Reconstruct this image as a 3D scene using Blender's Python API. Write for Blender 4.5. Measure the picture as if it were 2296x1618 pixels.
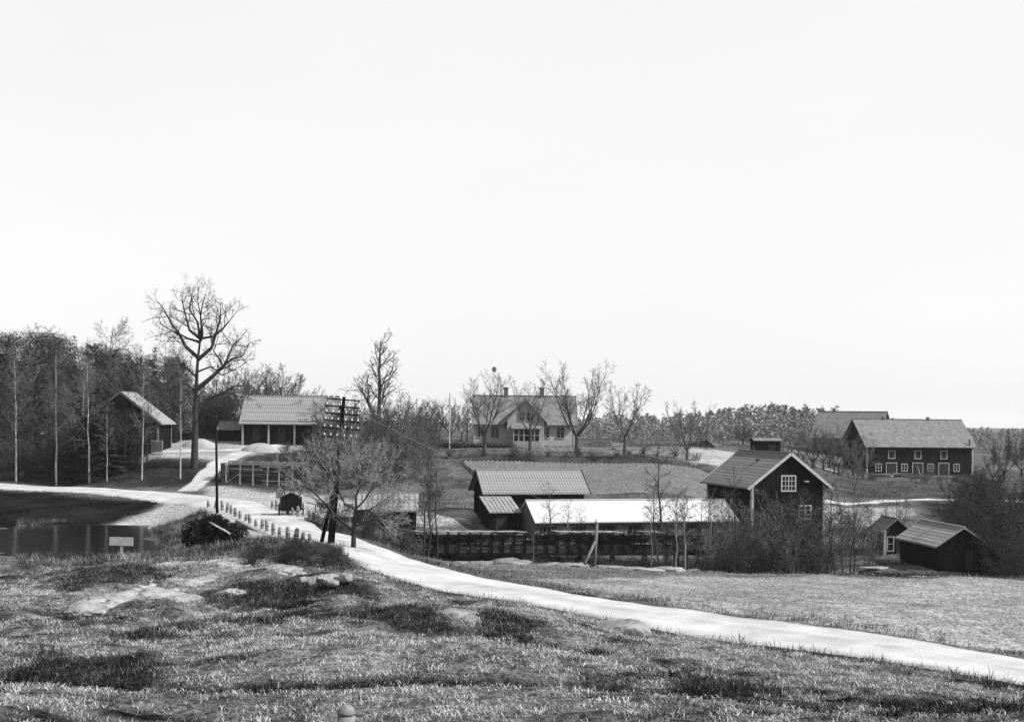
import bpy, math, random
import numpy as np
from mathutils import Vector

# ------------------------------------------------------------------ clear
for o in list(bpy.data.objects):
    bpy.data.objects.remove(o)
scene = bpy.context.scene
col = scene.collection

# ------------------------------------------------------------------ camera
UC, VH, F = 1147.5, 940.0, 2770.0        # principal point and focal length of the photograph (2295 x 1618 grid)
CZ = 14.0                                 # eye height
ROLL = math.radians(0.6)
cam_d = bpy.data.cameras.new("camera")
cam_d.sensor_width = 36.0
cam_d.sensor_fit = 'HORIZONTAL'
cam_d.lens = 36.0 * F / 2295.0
cam_d.clip_start = 0.1
cam_d.clip_end = 8000
cam = bpy.data.objects.new("camera", cam_d)
col.objects.link(cam)
cam.location = (0, 0, CZ)
cam.rotation_euler = (math.radians(90), -ROLL, 0)
cam_d.shift_y = (VH - 809.0) / 2295.0
cam_d.shift_x = 0.0
scene.camera = cam

# ------------------------------------------------------------------ light
SUN = Vector((0.86, -0.24, 0.74)).normalized()
w = bpy.data.worlds.new("World")
scene.world = w
w.use_nodes = True
nt = w.node_tree
nt.nodes.clear()
sky = nt.nodes.new("ShaderNodeTexSky")
sky.sky_type = 'NISHITA'
sky.sun_disc = False
sky.sun_elevation = math.asin(SUN.z)
sky.sun_rotation = math.atan2(SUN.x, SUN.y)
sky.dust_density = 2.5
sky.air_density = 1.0
bw = nt.nodes.new("ShaderNodeRGBToBW")
bg = nt.nodes.new("ShaderNodeBackground")
bg.inputs["Strength"].default_value = 0.105
wo = nt.nodes.new("ShaderNodeOutputWorld")
nt.links.new(sky.outputs[0], bw.inputs[0])
ma = nt.nodes.new("ShaderNodeMath"); ma.operation = 'MULTIPLY_ADD'      # thin white overcast over the clear sky
ma.inputs[1].default_value = 0.2
cn = nt.nodes.new("ShaderNodeTexNoise"); cn.inputs["Scale"].default_value = 2.2; cn.inputs["Detail"].default_value = 6
ctc = nt.nodes.new("ShaderNodeTexCoord"); cmp_ = nt.nodes.new("ShaderNodeMapping"); cmp_.inputs["Scale"].default_value = (1, 1, 3.0)
nt.links.new(ctc.outputs["Generated"], cmp_.inputs["Vector"]); nt.links.new(cmp_.outputs[0], cn.inputs["Vector"])
cm_ = nt.nodes.new("ShaderNodeMath"); cm_.operation = 'MULTIPLY_ADD'; cm_.inputs[1].default_value = 0.55; cm_.inputs[2].default_value = 3.95
nt.links.new(cn.outputs["Fac"], cm_.inputs[0]); nt.links.new(cm_.outputs[0], ma.inputs[2])
nt.links.new(bw.outputs[0], ma.inputs[0])
nt.links.new(ma.outputs[0], bg.inputs["Color"])
nt.links.new(bg.outputs[0], wo.inputs["Surface"])
sl = bpy.data.lights.new("sun", 'SUN')
sl.energy = 5.0
sl.angle = math.radians(0.53)
sl.color = (1, 1, 1)
so = bpy.data.objects.new("sun", sl)
col.objects.link(so)
so.rotation_euler = (-SUN).to_track_quat('-Z', 'Y').to_euler()
so.location = (60, -20, 80)
scene.view_settings.view_transform = 'Standard'
scene.view_settings.look = 'None'
scene.view_settings.exposure = 0.9
scene.view_settings.gamma = 1.0

# ------------------------------------------------------------------ pixel <-> world
CR, SR = math.cos(ROLL), math.sin(ROLL)
def au(u, v):
    du, dv = u - UC, v - VH
    return (du * CR + dv * SR) / F, (-du * SR + dv * CR) / F
def P(u, v, Y):
    a, b = au(u, v)
    return Vector((a * Y, Y, CZ - b * Y))

# ------------------------------------------------------------------ noise
def _hash(ix, iy, s):
    h = (ix.astype(np.int64) * 374761393 + iy.astype(np.int64) * 668265263 + s * 1442695041) & 0x7fffffff
    h = ((h ^ (h >> 13)) * 1274126177) & 0x7fffffff
    return ((h ^ (h >> 16)) & 0xffff) / 65535.0
def vnoise(x, y, s=0):
    x = np.asarray(x, float); y = np.asarray(y, float)
    ix = np.floor(x); iy = np.floor(y)
    fx = x - ix; fy = y - iy
    fx = fx * fx * (3 - 2 * fx); fy = fy * fy * (3 - 2 * fy)
    a = _hash(ix, iy, s); b = _hash(ix + 1, iy, s); c = _hash(ix, iy + 1, s); d = _hash(ix + 1, iy + 1, s)
    return (a * (1 - fx) + b * fx) * (1 - fy) + (c * (1 - fx) + d * fx) * fy - 0.5
def fbm(x, y, s=0, n=4):
    t = 0; a = 1.0
    for i in range(n):
        t = t + a * vnoise(x * 2 ** i, y * 2 ** i, s + i * 17); a *= 0.5
    return t

# ------------------------------------------------------------------ terrain control points: (u, v, depth)
TP = []
def tp(u, *vy):
    for v, Y in vy: TP.append((u, v, Y))
for u in (-500, 0, 600, 1150, 1700, 2295, 2800):
    tp(u, (2190, 10.5), (1622, 22))
tp(-500, (1520, 30), (1400, 42), (1310, 57), (1270, 75), (1205, 106), (1100, 145), (1000, 205), (930, 320), (880, 600))
tp(0, (1525, 30), (1400, 42), (1310, 57), (1270, 69), (1256, 75), (1248, 84), (1222, 95), (1205, 102), (1182, 107), (1165, 113), (1112, 133), (1098, 141), (1085, 150), (1070, 158), (1035, 180), (990, 205), (925, 320), (880, 600))
tp(200, (1525, 30), (1400, 43), (1325, 55), (1268, 67), (1251, 74), (1262, 85), (1225, 95), (1198, 106), (1178, 112), (1115, 130), (1093, 142), (1075, 154), (1035, 170), (1000, 195))
tp(330, (1525, 30), (1400, 43), (1335, 54), (1268, 66), (1251, 73), (1262, 83), (1225, 95), (1182, 111), (1150, 119), (1122, 127), (1106, 134), (1085, 145), (1050, 152), (1015, 158))
tp(440, (1525, 30), (1400, 43), (1335, 54), (1275, 64), (1245, 72), (1240, 81), (1205, 92), (1160, 106), (1128, 117), (1112, 130), (1060, 148), (1025, 157), (1000, 166), (960, 200), (945, 300))
tp(600, (1520, 30), (1400, 43), (1340, 52), (1285, 60), (1232, 71), (1222, 78), (1190, 90), (1150, 105), (1115, 127), (1095, 141), (1050, 152), (1018, 161), (990, 171), (965, 200), (950, 300))
tp(740, (1510, 30), (1400, 42), (1335, 52), (1290, 58.5), (1222, 71), (1217, 76), (1206, 83), (1175, 95), (1145, 108), (1118, 124), (1090, 138), (1045, 150), (1005, 165), (985, 178))
tp(850, (1500, 30), (1400, 42), (1340, 53), (1300, 60), (1250, 71), (1228, 79), (1212, 90), (1170, 101), (1130, 116), (1080, 135), (1035, 150), (1000, 166))
tp(950, (1500, 30), (1400, 43), (1318, 59), (1279, 66), (1255, 76), (1252, 88), (1252, 96), (1190, 103), (1150, 113), (1095, 130), (1040, 149), (1002, 165), (990, 185))
tp(1150, (1500, 31), (1420, 42), (1362, 52), (1323, 59), (1288, 69), (1270, 81), (1262, 90), (1265, 96), (1208, 103), (1172, 111), (1110, 125), (1055, 143), (1034, 150), (1020, 153), (1009, 158), (1000, 167), (985, 200), (975, 300), (985, 400))
tp(1333, (1510, 31), (1440, 42), (1400, 49), (1355, 55.5), (1310, 65), (1287, 76), (1276, 86), (1275, 96), (1214, 104), (1170, 112), (1105, 127), (1060, 142), (1036, 149), (1012, 157), (1002, 166))
tp(1540, (1525, 31), (1460, 42), (1435, 47), (1388, 52), (1335, 61), (1300, 74), (1285, 84), (1286, 96), (1230, 106), (1160, 115), (1105, 128), (1060, 142), (1034, 151), (1012, 157), (998, 175), (990, 260), (1000, 390))
tp(1780, (1545, 31), (1488, 40), (1468, 44), (1424, 48.5), (1355, 58), (1312, 72), (1291, 83), (1291, 97), (1276, 108), (1215, 120), (1160, 130), (1102, 146), (1050, 165), (1022, 188), (992, 270), (990, 390))
tp(1880, (1190, 126), (1139, 145), (1090, 170), (1058, 190))
tp(2000, (1568, 31), (1520, 38.5), (1501, 41), (1458, 45.5), (1385, 54), (1325, 69), (1292, 84), (1292, 97), (1270, 106), (1238, 115), (1180, 128), (1130, 147), (1118, 155), (1080, 180), (1066, 196), (1045, 225), (1005, 300), (1000, 400))
tp(2200, (1590, 31), (1548, 37), (1532, 39), (1490, 43.5), (1410, 52), (1335, 68), (1294, 84), (1294, 97), (1281, 104), (1245, 115), (1185, 130), (1122, 155), (1085, 180), (1066, 200), (1045, 230), (1020, 300))
tp(2800, (1660, 31), (1600, 37), (1540, 43), (1470, 49), (1380, 62), (1310, 80), (1300, 98), (1250, 115), (1140, 155), (1085, 190), (1040, 280))
for u in (-500, 300, 1150, 2000, 2800):
    tp(u, (963 + (u - 1150) * .01, 700), (953 + (u - 1150) * .01, 2500))
_pts = []; _z = []
def warp(X, Y):
    Yc = np.maximum(Y, 10.0)
    a = np.clip(X / Yc, -0.75, 0.75)
    return a * 3.0, np.log(np.clip(Yc, 10, 2600)) * 1.6
for (u, v, Y) in TP:
    p = P(u, v, Y)
    a, l = warp(np.array(p.x), np.array(p.y))
    _pts.append((float(a), float(l))); _z.append(p.z)
_pts = np.array(_pts); _z = np.array(_z)
def _k(r2):
    return 0.5 * r2 * np.log(r2 + 1e-12)
_n = len(_pts)
_A = np.zeros((_n + 3, _n + 3))
_d = ((_pts[:, None, :] - _pts[None, :, :]) ** 2).sum(-1)
_A[:_n, :_n] = _k(_d) + np.eye(_n) * 2e-3
_A[:_n, _n] = 1; _A[:_n, _n + 1:] = _pts
_A[_n, :_n] = 1; _A[_n + 1:, :_n] = _pts.T
_w = np.linalg.solve(_A, np.concatenate([_z, np.zeros(3)]))
def tps(X, Y):
    X = np.atleast_1d(np.asarray(X, float)); Y = np.atleast_1d(np.asarray(Y, float))
    sh = X.shape; X = X.ravel(); Y = Y.ravel()
    out = np.empty(X.shape)
    for i in range(0, len(X), 20000):
        a, l = warp(X[i:i + 20000], Y[i:i + 20000])
        r2 = (a[:, None] - _pts[None, :, 0]) ** 2 + (l[:, None] - _pts[None, :, 1]) ** 2
        out[i:i + 20000] = _k(r2) @ _w[:_n] + _w[_n] + _w[_n + 1] * a + _w[_n + 2] * l
    return out.reshape(sh)

# ------------------------------------------------------------------ roads, stream, ditch as polylines on the plan
def plan(pts):                                        # (u, v, depth) -> plan points, smoothed
    q = [np.array(P(*p)[:2]) for p in pts]
    return smooth(q)
def smooth(q, n=8):
    q = [np.array(p, float) for p in q]
    ext = [2 * q[0] - q[1]] + q + [2 * q[-1] - q[-2]]
    out = []
    for i in range(1, len(ext) - 2):
        p0, p1, p2, p3 = ext[i - 1:i + 3]
        for k in range(n):
            t = k / n
            out.append(0.5 * (2 * p1 + (p2 - p0) * t + (2 * p0 - 5 * p1 + 4 * p2 - p3) * t * t + (3 * p1 - p0 - 3 * p2 + p3) * t ** 3))
    out.append(q[-1])
    return np.array(out)
def pdist(X, Y, line):
    d = np.full(X.shape, 1e9)
    for a, b in zip(line[:-1], line[1:]):
        ab = b - a
        t = np.clip(((X - a[0]) * ab[0] + (Y - a[1]) * ab[1]) / (ab @ ab + 1e-9), 0, 1)
        d = np.minimum(d, np.hypot(X - a[0] - t * ab[0], Y - a[1] - t * ab[1]))
    return d
ROAD = plan([(-700, 1060, 185), (-250, 1080, 158), (0, 1091, 147), (200, 1098, 139), (380, 1109, 130), (478, 1123, 119), (540, 1143, 109), (610, 1172, 97), (690, 1197, 87), (790, 1228, 76.5), (880, 1262, 68.5), (1000, 1292, 62.5), (1200, 1334, 57.3), (1500, 1384, 52.3), (1800, 1428, 48.3), (2100, 1475, 44.6), (2295, 1507, 42.4), (2700, 1575, 39), (3500, 1690, 35)])
TRACK = plan([(420, 1100, 136), (448, 1083, 143), (470, 1062, 149), (500, 1040, 155), (540, 1020, 160), (590, 1005, 165), (640, 1000, 168)])
TRACK2 = plan([(590, 1008, 164), (480, 1008, 162), (400, 1010, 160), (330, 1012, 158)])
LANE = plan([(1840, 1136, 146), (1900, 1130, 149), (1990, 1124, 152), (2080, 1121, 154), (2200, 1121, 156), (2330, 1130, 156)])
LANE2 = plan([(1560, 1005, 178), (1700, 1024, 185), (1860, 1048, 188), (1960, 1060, 191), (2060, 1068, 192), (2130, 1073, 192)])
STREAM = plan([(720, 1200, 93), (850, 1214, 92), (950, 1250, 94), (1150, 1264, 95), (1333, 1275, 95.5), (1540, 1286, 96), (1780, 1291, 97), (2000, 1292, 98), (2200, 1294, 98), (2700, 1300, 98)])
DITCH = plan([(-300, 1512, 31), (0, 1522, 30), (300, 1532, 29), (700, 1535, 28.5), (1100, 1540, 28.2), (1400, 1552, 28), (1700, 1578, 27.2), (1950, 1606, 26), (2300, 1640, 25)])
FOOTPATH = plan([(700, 1547, 27.4), (1000, 1548, 27.4), (1300, 1556, 27.2), (1600, 1580, 26.3), (1850, 1605, 25.3), (2200, 1640, 24)])

def terrain(X, Y, detail=True):
    X = np.atleast_1d(np.asarray(X, float)); Y = np.atleast_1d(np.asarray(Y, float))
    z = tps(X, Y)
    dr = pdist(X, Y, ROAD)
    ds = pdist(X, Y, STREAM)
    z = z - 0.7 * np.exp(-(ds / 2.2) ** 2)
    if detail:
        off = np.clip((dr - 2.9) / 2.0, 0, 1)
        near = np.clip((70 - Y) / 14, 0, 1) * np.clip((dr - 3.2) / 3.0, 0, 1)
        left = np.clip((6 - X) / 8, 0, 1)
        south = (X * 0.735 + Y * 0.68 < 42).astype(float)        # camera side of the road
        hum = fbm(X / 2.3, Y / 2.3, 3, 3) * 0.30 + fbm(X / 6.5, Y / 6.5, 9, 2) * 0.70 + np.maximum(0, fbm(X / 0.9, Y / 0.9, 31, 2)) * 0.30
        dd = pdist(X, Y, DITCH)
        hum = hum * np.clip((dd - 0.2) / 3.0, 0.12, 1)
        z = z + near * hum * (0.30 + 0.70 * south)
        far = np.clip((Y - 60) / 30, 0, 1) * off
        z = z + far * fbm(X / 5, Y / 5, 5, 3) * 0.35
        z = z - 0.30 * np.exp(-(dd / 0.6) ** 2)
        # rocky knoll in the left foreground
        k = np.exp(-(((X + 14) / 7) ** 2 + ((Y - 58) / 7) ** 2))
        z = z + k * (0.25 + 0.9 * vnoise(X / 2.2, Y / 2.2, 77))
        z = z - 0.13 * np.clip((2.7 - dr) / 0.5, 0, 1)
    return z
def gz(x, y):
    return float(terrain(np.array([x]), np.array([y]))[0])
def G(u, Y, v=1150):
    p = P(u, v, Y)
    for _ in range(3):
        z = gz(p.x, Y)
        v = VH + (CZ - z) / Y * F + (u - UC) * SR
        p = P(u, v, Y)
    return Vector((p.x, Y, gz(p.x, Y)))
_ys = np.concatenate([np.arange(16, 90, 0.25), np.arange(90, 320, 0.7)])
def hit(u, v):
    a, b = au(u, v)
    zt = terrain(a * _ys, _ys)
    below = np.where(CZ - b * _ys < zt)[0]
    i = below[0] if len(below) else len(_ys) - 1
    return Vector((a * _ys[i], _ys[i], zt[i]))

# ------------------------------------------------------------------ materials
MATS = {}
def mat(name, c0, c1=None, scale=4.0, rough=0.85, bump=0.0, bscale=None, stretch=(1, 1, 1), spec=0.0, attr=None, coord='Object', metallic=0.0, detail=6):
    if name in MATS: return MATS[name]
    m = bpy.data.materials.new(name); m.use_nodes = True
    n = m.node_tree; N = n.nodes; b = N["Principled BSDF"]
    b.inputs["Roughness"].default_value = rough
    b.inputs["Specular IOR Level"].default_value = spec
    b.inputs["Metallic"].default_value = metallic
    tc = N.new("ShaderNodeTexCoord"); mp = N.new("ShaderNodeMapping")
    mp.inputs["Scale"].default_value = stretch
    n.links.new(tc.outputs[coord], mp.inputs["Vector"])
    if c1 is None: c1 = c0 * 1.25
    c0 *= 0.62; c1 *= 0.62
    no = N.new("ShaderNodeTexNoise"); no.inputs["Scale"].default_value = scale; no.inputs["Detail"].default_value = detail
    no.inputs["Roughness"].default_value = 0.65
    n.links.new(mp.outputs[0], no.inputs["Vector"])
    cr = N.new("ShaderNodeValToRGB")
    cr.color_ramp.elements[0].position = 0.33; cr.color_ramp.elements[1].position = 0.67
    cr.color_ramp.elements[0].color = (c0, c0, c0, 1); cr.color_ramp.elements[1].color = (c1, c1, c1, 1)
    n.links.new(no.outputs["Fac"], cr.inputs[0])
    out = cr.outputs[0]
    if attr:
        at = N.new("ShaderNodeAttribute"); at.attribute_name = attr
        mx = N.new("ShaderNodeMix"); mx.data_type = 'RGBA'; mx.blend_type = 'MULTIPLY'; mx.inputs[0].default_value = 1.0
        n.links.new(out, mx.inputs[6]); n.links.new(at.outputs["Color"], mx.inputs[7])
        out = mx.outputs[2]
    n.links.new(out, b.inputs["Base Color"])
    if bump:
        n2 = N.new("ShaderNodeTexNoise"); n2.inputs["Scale"].default_value = bscale or scale * 3; n2.inputs["Detail"].default_value = 5
        n.links.new(mp.outputs[0], n2.inputs["Vector"])
        bp = N.new("ShaderNodeBump"); bp.inputs["Strength"].default_value = bump; bp.inputs["Distance"].default_value = 0.1
        n.links.new(n2.outputs["Fac"], bp.inputs["Height"]); n.links.new(bp.outputs[0], b.inputs["Normal"])
    MATS[name] = m
    return m
M = dict(
    ground=mat("ground", 0.20, 1.85, 4.6, 0.95, 1.0, 9.0, attr="tone", coord='Object', detail=10),
    gravel=mat("gravel", 0.42, 0.54, 0.35, 0.95, 0.35, 9.0, detail=12, attr="tone"),
    plough=mat("plough", 0.11, 0.21, 1.4, 0.95, 0.5, 6.0, detail=9),
    grass=mat("grass", 0.8, 1.2, 3.0, 0.9, attr="tone"),
    water=mat("water", 0.006, 0.010, 0.3, 0.10, 0.12, 2.2, spec=0.5),
    rock=mat("rock", 0.15, 0.44, 1.9, 0.9, 0.8, 6.0, detail=9),
    rockdark=mat("rock_dark", 0.12, 0.34, 1.1, 0.9, 0.8, 5.0, detail=9),
    barkdark=mat("bark_dark", 0.028, 0.07, 6.0, 0.95, 0.6, 14.0),
    bark=mat("bark_grey", 0.06, 0.14, 5.0, 0.95, 0.6, 14.0),
    barkpale=mat("bark_pale", 0.16, 0.30, 5.0, 0.95, 0.4, 14.0),
    birch=mat("bark_birch", 0.12, 0.60, 2.6, 0.8, 0.2, 9.0, stretch=(1, 1, 2.2)),
    twig=mat("twig", 0.045, 0.10, 3.0, 0.9),
    twigsunlit=mat("twig_sunlit", 0.17, 0.34, 3.0, 0.9),  # lighter copy of the twig colour, sunlight on the pole tree painted in
    twigmid=mat("twig_mid", 0.09, 0.19, 3.0, 0.9),
    needle=mat("needle", 0.022, 0.058, 1.6, 0.85),
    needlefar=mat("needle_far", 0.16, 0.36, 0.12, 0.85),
    juniper=mat("juniper", 0.010, 0.024, 3.0, 0.85),
    red=mat("red_paint", 0.005, 0.024, 1.6, 0.9, 0.3, 8.0, stretch=(3, 3, 0.5)),
    tarred=mat("tarred_wood", 0.008, 0.018, 1.5, 0.85, 0.3, 8.0, stretch=(3, 3, 0.6)),
    white=mat("white_paint", 0.36, 0.56, 3.0, 0.7, 0.1, 12.0),
    dimwhite=mat("worn_white_paint", 0.22, 0.48, 5.0, 0.8, 0.1, 12.0),
    plaster=mat("house_wall", 0.36, 0.54, 1.6, 0.85, 0.2, 9.0, stretch=(2, 2, 0.7)),
    glass=mat("window_glass", 0.012, 0.02, 2.0, 0.08, spec=0.5),
    tile=mat("roof_tile", 0.20, 0.36, 2.2, 0.9, 0.4, 10.0),
    tiledark=mat("roof_tile_dark", 0.15, 0.27, 2.4, 0.9, 0.5, 10.0, detail=9),
    tilemid=mat("roof_tile_mid", 0.13, 0.24, 1.6, 0.9, 0.5, 7.0, detail=9),
    shingle=mat("roof_shingle", 0.23, 0.34, 1.6, 0.9, 0.4, 12.0, stretch=(3, 0.7, 0.7)),
    zinc=mat("roof_zinc", 0.50, 0.58, 0.6, 0.6, 0.05, 3.0),
    zincdull=mat("roof_zinc_dull", 0.24, 0.33, 0.9, 0.7, 0.05, 3.0),
    wood=mat("weathered_wood", 0.10, 0.22, 4.0, 0.9, 0.4, 14.0, stretch=(1, 1, 0.3)),
    woodpale=mat("pale_wood", 0.26, 0.46, 4.0, 0.9, 0.3, 14.0),
    wooddark=mat("dark_wood", 0.02, 0.05, 3.0, 0.9, 0.4, 10.0, stretch=(1, 1, 0.3)),
    brick=mat("chimney_brick", 0.10, 0.20, 6.0, 0.9, 0.5, 20.0),
    porcelain=mat("porcelain", 0.75, 0.85, 3.0, 0.2, spec=0.5),
    wire=mat("wire", 0.35, 0.45, 3.0, 0.5),
    iron=mat("iron", 0.03, 0.06, 6.0, 0.6),
    gran=mat("granite_post", 0.15, 0.30, 16.0, 0.85, 0.3, 40.0),
    grandark=mat("granite_bollard", 0.17, 0.32, 9.0, 0.85, 0.4, 30.0),
    sand=mat("sand", 0.28, 0.40, 1.2, 0.95, 0.4, 8.0),
    earth=mat("earth", 0.06, 0.13, 2.0, 0.95, 0.6, 8.0),
)

# ------------------------------------------------------------------ object helpers
def link(name, data, parent=None, m=None):
    o = bpy.data.objects.new(name, data)
    col.objects.link(o)
    if parent is not None: o.parent = parent
    if m is not None and data is not None and len(data.materials) == 0: data.materials.append(m)
    return o
def tag(o, label, cat, group=None):
    o["label"] = label; o["category"] = cat
    if group: o["group"] = group
    return o
def thing(name, label, cat, loc, rz=0, group=None):
    o = link(name, None)
    o.location = loc; o.rotation_euler = (0, 0, rz); o.empty_display_size = 0.3
    return tag(o, label, cat, group)
def struct(o, kind="structure"):
    o["kind"] = kind
    return o
def npmesh(name, V, faces, m, smooth=False, tone=None):
    """V (N,3); faces (K,3) or (K,4)"""
    V = np.asarray(V, np.float32); faces = np.asarray(faces, np.int32)
    me = bpy.data.meshes.new(name)
    k, c = faces.shape
    me.vertices.add(len(V)); me.vertices.foreach_set("co", V.ravel())
    me.loops.add(k * c); me.loops.foreach_set("vertex_index", faces.ravel())
    me.polygons.add(k)
    me.polygons.foreach_set("loop_start", np.arange(0, k * c, c, dtype=np.int32))
    me.polygons.foreach_set("loop_total", np.full(k, c, np.int32))
    if smooth: me.polygons.foreach_set("use_smooth", np.ones(k, bool))
    if tone is not None:
        at = me.attributes.new("tone", 'FLOAT_COLOR', 'POINT')
        t = np.asarray(tone, np.float32)
        at.data.foreach_set("color", np.stack([t, t, t, np.ones_like(t)], 1).ravel())
    me.update(calc_edges=True)
    me.materials.append(m)
    return me

class MB:
    def __init__(s): s.v = []; s.f = []
    def add(s, vs, fs):
        k = len(s.v); s.v += [tuple(x) for x in vs]; s.f += [tuple(i + k for i in f) for f in fs]
        return s
    def obox(s, c, ax, ay, az):
        c, ax, ay, az = map(Vector, (c, ax, ay, az))
        vs = [c + i * ax + j * ay + k * az for k in (-1, 1) for j in (-1, 1) for i in (-1, 1)]
        fs = [(0, 2, 3, 1), (4, 5, 7, 6), (0, 1, 5, 4), (2, 6, 7, 3), (0, 4, 6, 2), (1, 3, 7, 5)]
        if ax.cross(ay).dot(az) < 0: fs = [f[::-1] for f in fs]
        return s.add(vs, fs)
    def box(s, x0, x1, y0, y1, z0, z1):
        return s.obox(((x0 + x1) / 2, (y0 + y1) / 2, (z0 + z1) / 2), ((x1 - x0) / 2, 0, 0), (0, (y1 - y0) / 2, 0), (0, 0, (z1 - z0) / 2))
    def beam(s, p0, p1, w, h, up=(0, 0, 1)):
        p0, p1, up = Vector(p0), Vector(p1), Vector(up)
        d = p1 - p0
        if abs(d.normalized().dot(up)) > 0.99: up = Vector((0, 1, 0))
        a = d.cross(up).normalized(); b = a.cross(d).normalized()
        return s.obox((p0 + p1) / 2, d / 2, a * w / 2, b * h / 2)
    def tube(s, pts, rs, n=8, cap=True):
        pts = [Vector(p) for p in pts]; rings = []
        for i, p in enumerate(pts):
            d = (pts[min(i + 1, len(pts) - 1)] - pts[max(i - 1, 0)]).normalized()
            r = Vector((0, 1, 0)) if abs(d.y) < 0.9 else Vector((1, 0, 0))
            a = d.cross(r).normalized(); b = d.cross(a).normalized()
            rings.append([p + (a * math.cos(t) + b * math.sin(t)) * rs[i] for t in [2 * math.pi * k / n for k in range(n)]])
        fs = []
        for i in range(len(pts) - 1):
            for k in range(n):
                fs.append((i * n + k, i * n + (k + 1) % n, (i + 1) * n + (k + 1) % n, (i + 1) * n + k))
        if cap:
            fs.append(tuple(range(n - 1, -1, -1))); fs.append(tuple((len(pts) - 1) * n + k for k in range(n)))
        return s.add([v for r in rings for v in r], fs)
    def mesh(s, name, m, smooth=False):
        me = bpy.data.meshes.new(name)
        me.from_pydata(s.v, [], s.f)
        if smooth: me.polygons.foreach_set("use_smooth", [True] * len(me.polygons))
        me.update(); me.materials.append(m)
        return me
    def build(s, name, m, parent=None, smooth=False):
        return link(name, s.mesh(name, m, smooth), parent)

def side(X, Y):
    # +1 on the far side of the road line, -1 on the camera side
    best = np.full(X.shape, 1e9); s = np.zeros(X.shape)
    for a, b in zip(ROAD[:-1], ROAD[1:]):
        ab = b - a
        t = np.clip(((X - a[0]) * ab[0] + (Y - a[1]) * ab[1]) / (ab @ ab), 0, 1)
        d = np.hypot(X - a[0] - t * ab[0], Y - a[1] - t * ab[1])
        c = ab[0] * (Y - a[1]) - ab[1] * (X - a[0])
        s = np.where(d < best, np.sign(c), s); best = np.minimum(d, best)
    return s
# ------------------------------------------------------------------ GROUND SHEET
def axis(segs):
    out = []
    for a, b, st in segs: out.append(np.linspace(a, b, max(1, int(round((b - a) / st))), endpoint=False))
    out.append(np.array([segs[-1][1]], float))
    return np.concatenate(out)
gx = axis([(-2600, -600, 250), (-600, -180, 35), (-180, -90, 4), (-90, -34, 1.0), (-34, 34, 0.28), (34, 90, 1.0), (90, 180, 4), (180, 600, 35), (600, 2600, 250)])
gy = axis([(-300, -20, 40), (-20, 16, 3), (16, 66, 0.26), (66, 120, 0.55), (120, 220, 1.4), (220, 450, 8), (450, 900, 45), (900, 4000, 300)])
GX, GY = np.meshgrid(gx, gy)
GZ = terrain(GX, GY)
def poly_mask(pts, X, Y, soft=1.5):
    q = np.array([P(*p)[:2] for p in pts])
    inside = np.zeros(X.shape, bool)
    n = len(q)
    for i in range(n):
        x0, y0 = q[i]; x1, y1 = q[(i + 1) % n]
        c = ((y0 > Y) != (y1 > Y)) & (X < (x1 - x0) * (Y - y0) / (y1 - y0 + 1e-12) + x0)
        inside ^= c
    d = pdist(X, Y, np.vstack([q, q[:1]]))
    d = np.where(inside, d, -d) + soft * 1.4 * fbm(X / 2.6, Y / 2.6, 55, 3)
    return np.clip(d / soft + 0.5, 0, 1)
def fgY(v): return float(np.interp(v, [1245, 1252, 1270, 1290, 1335, 1400, 1525, 1622], [76, 73, 65, 60, 53, 43, 30, 22]))
# dark heather and scrub patches, some painted-in shade bands, and bare rock on the knoll
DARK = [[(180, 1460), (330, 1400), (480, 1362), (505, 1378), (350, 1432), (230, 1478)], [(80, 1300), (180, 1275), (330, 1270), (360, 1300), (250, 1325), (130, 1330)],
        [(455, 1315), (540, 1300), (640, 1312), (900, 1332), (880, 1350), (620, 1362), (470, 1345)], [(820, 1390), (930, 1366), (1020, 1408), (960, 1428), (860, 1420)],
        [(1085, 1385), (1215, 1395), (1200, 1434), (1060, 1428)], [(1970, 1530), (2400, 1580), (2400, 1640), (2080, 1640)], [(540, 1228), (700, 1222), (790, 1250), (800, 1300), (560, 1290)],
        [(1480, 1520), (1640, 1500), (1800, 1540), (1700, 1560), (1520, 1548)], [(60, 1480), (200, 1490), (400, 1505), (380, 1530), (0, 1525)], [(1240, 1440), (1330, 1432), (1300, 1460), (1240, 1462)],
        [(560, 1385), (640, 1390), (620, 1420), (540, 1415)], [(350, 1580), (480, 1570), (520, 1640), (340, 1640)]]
BARE = [[(335, 1256), (470, 1258), (560, 1272), (640, 1284), (690, 1300), (620, 1302), (540, 1288), (430, 1278), (340, 1270)], [(300, 1330), (350, 1312), (405, 1306), (445, 1338), (400, 1345), (340, 1340)],
        [(180, 1362), (270, 1328), (360, 1300), (372, 1306), (290, 1338), (190, 1374)], [(390, 1296), (470, 1290), (480, 1298), (400, 1306)], [(500, 1312), (528, 1310), (530, 1320), (502, 1322)], [(690, 1310), (760, 1306), (790, 1316), (700, 1324)]]
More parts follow.
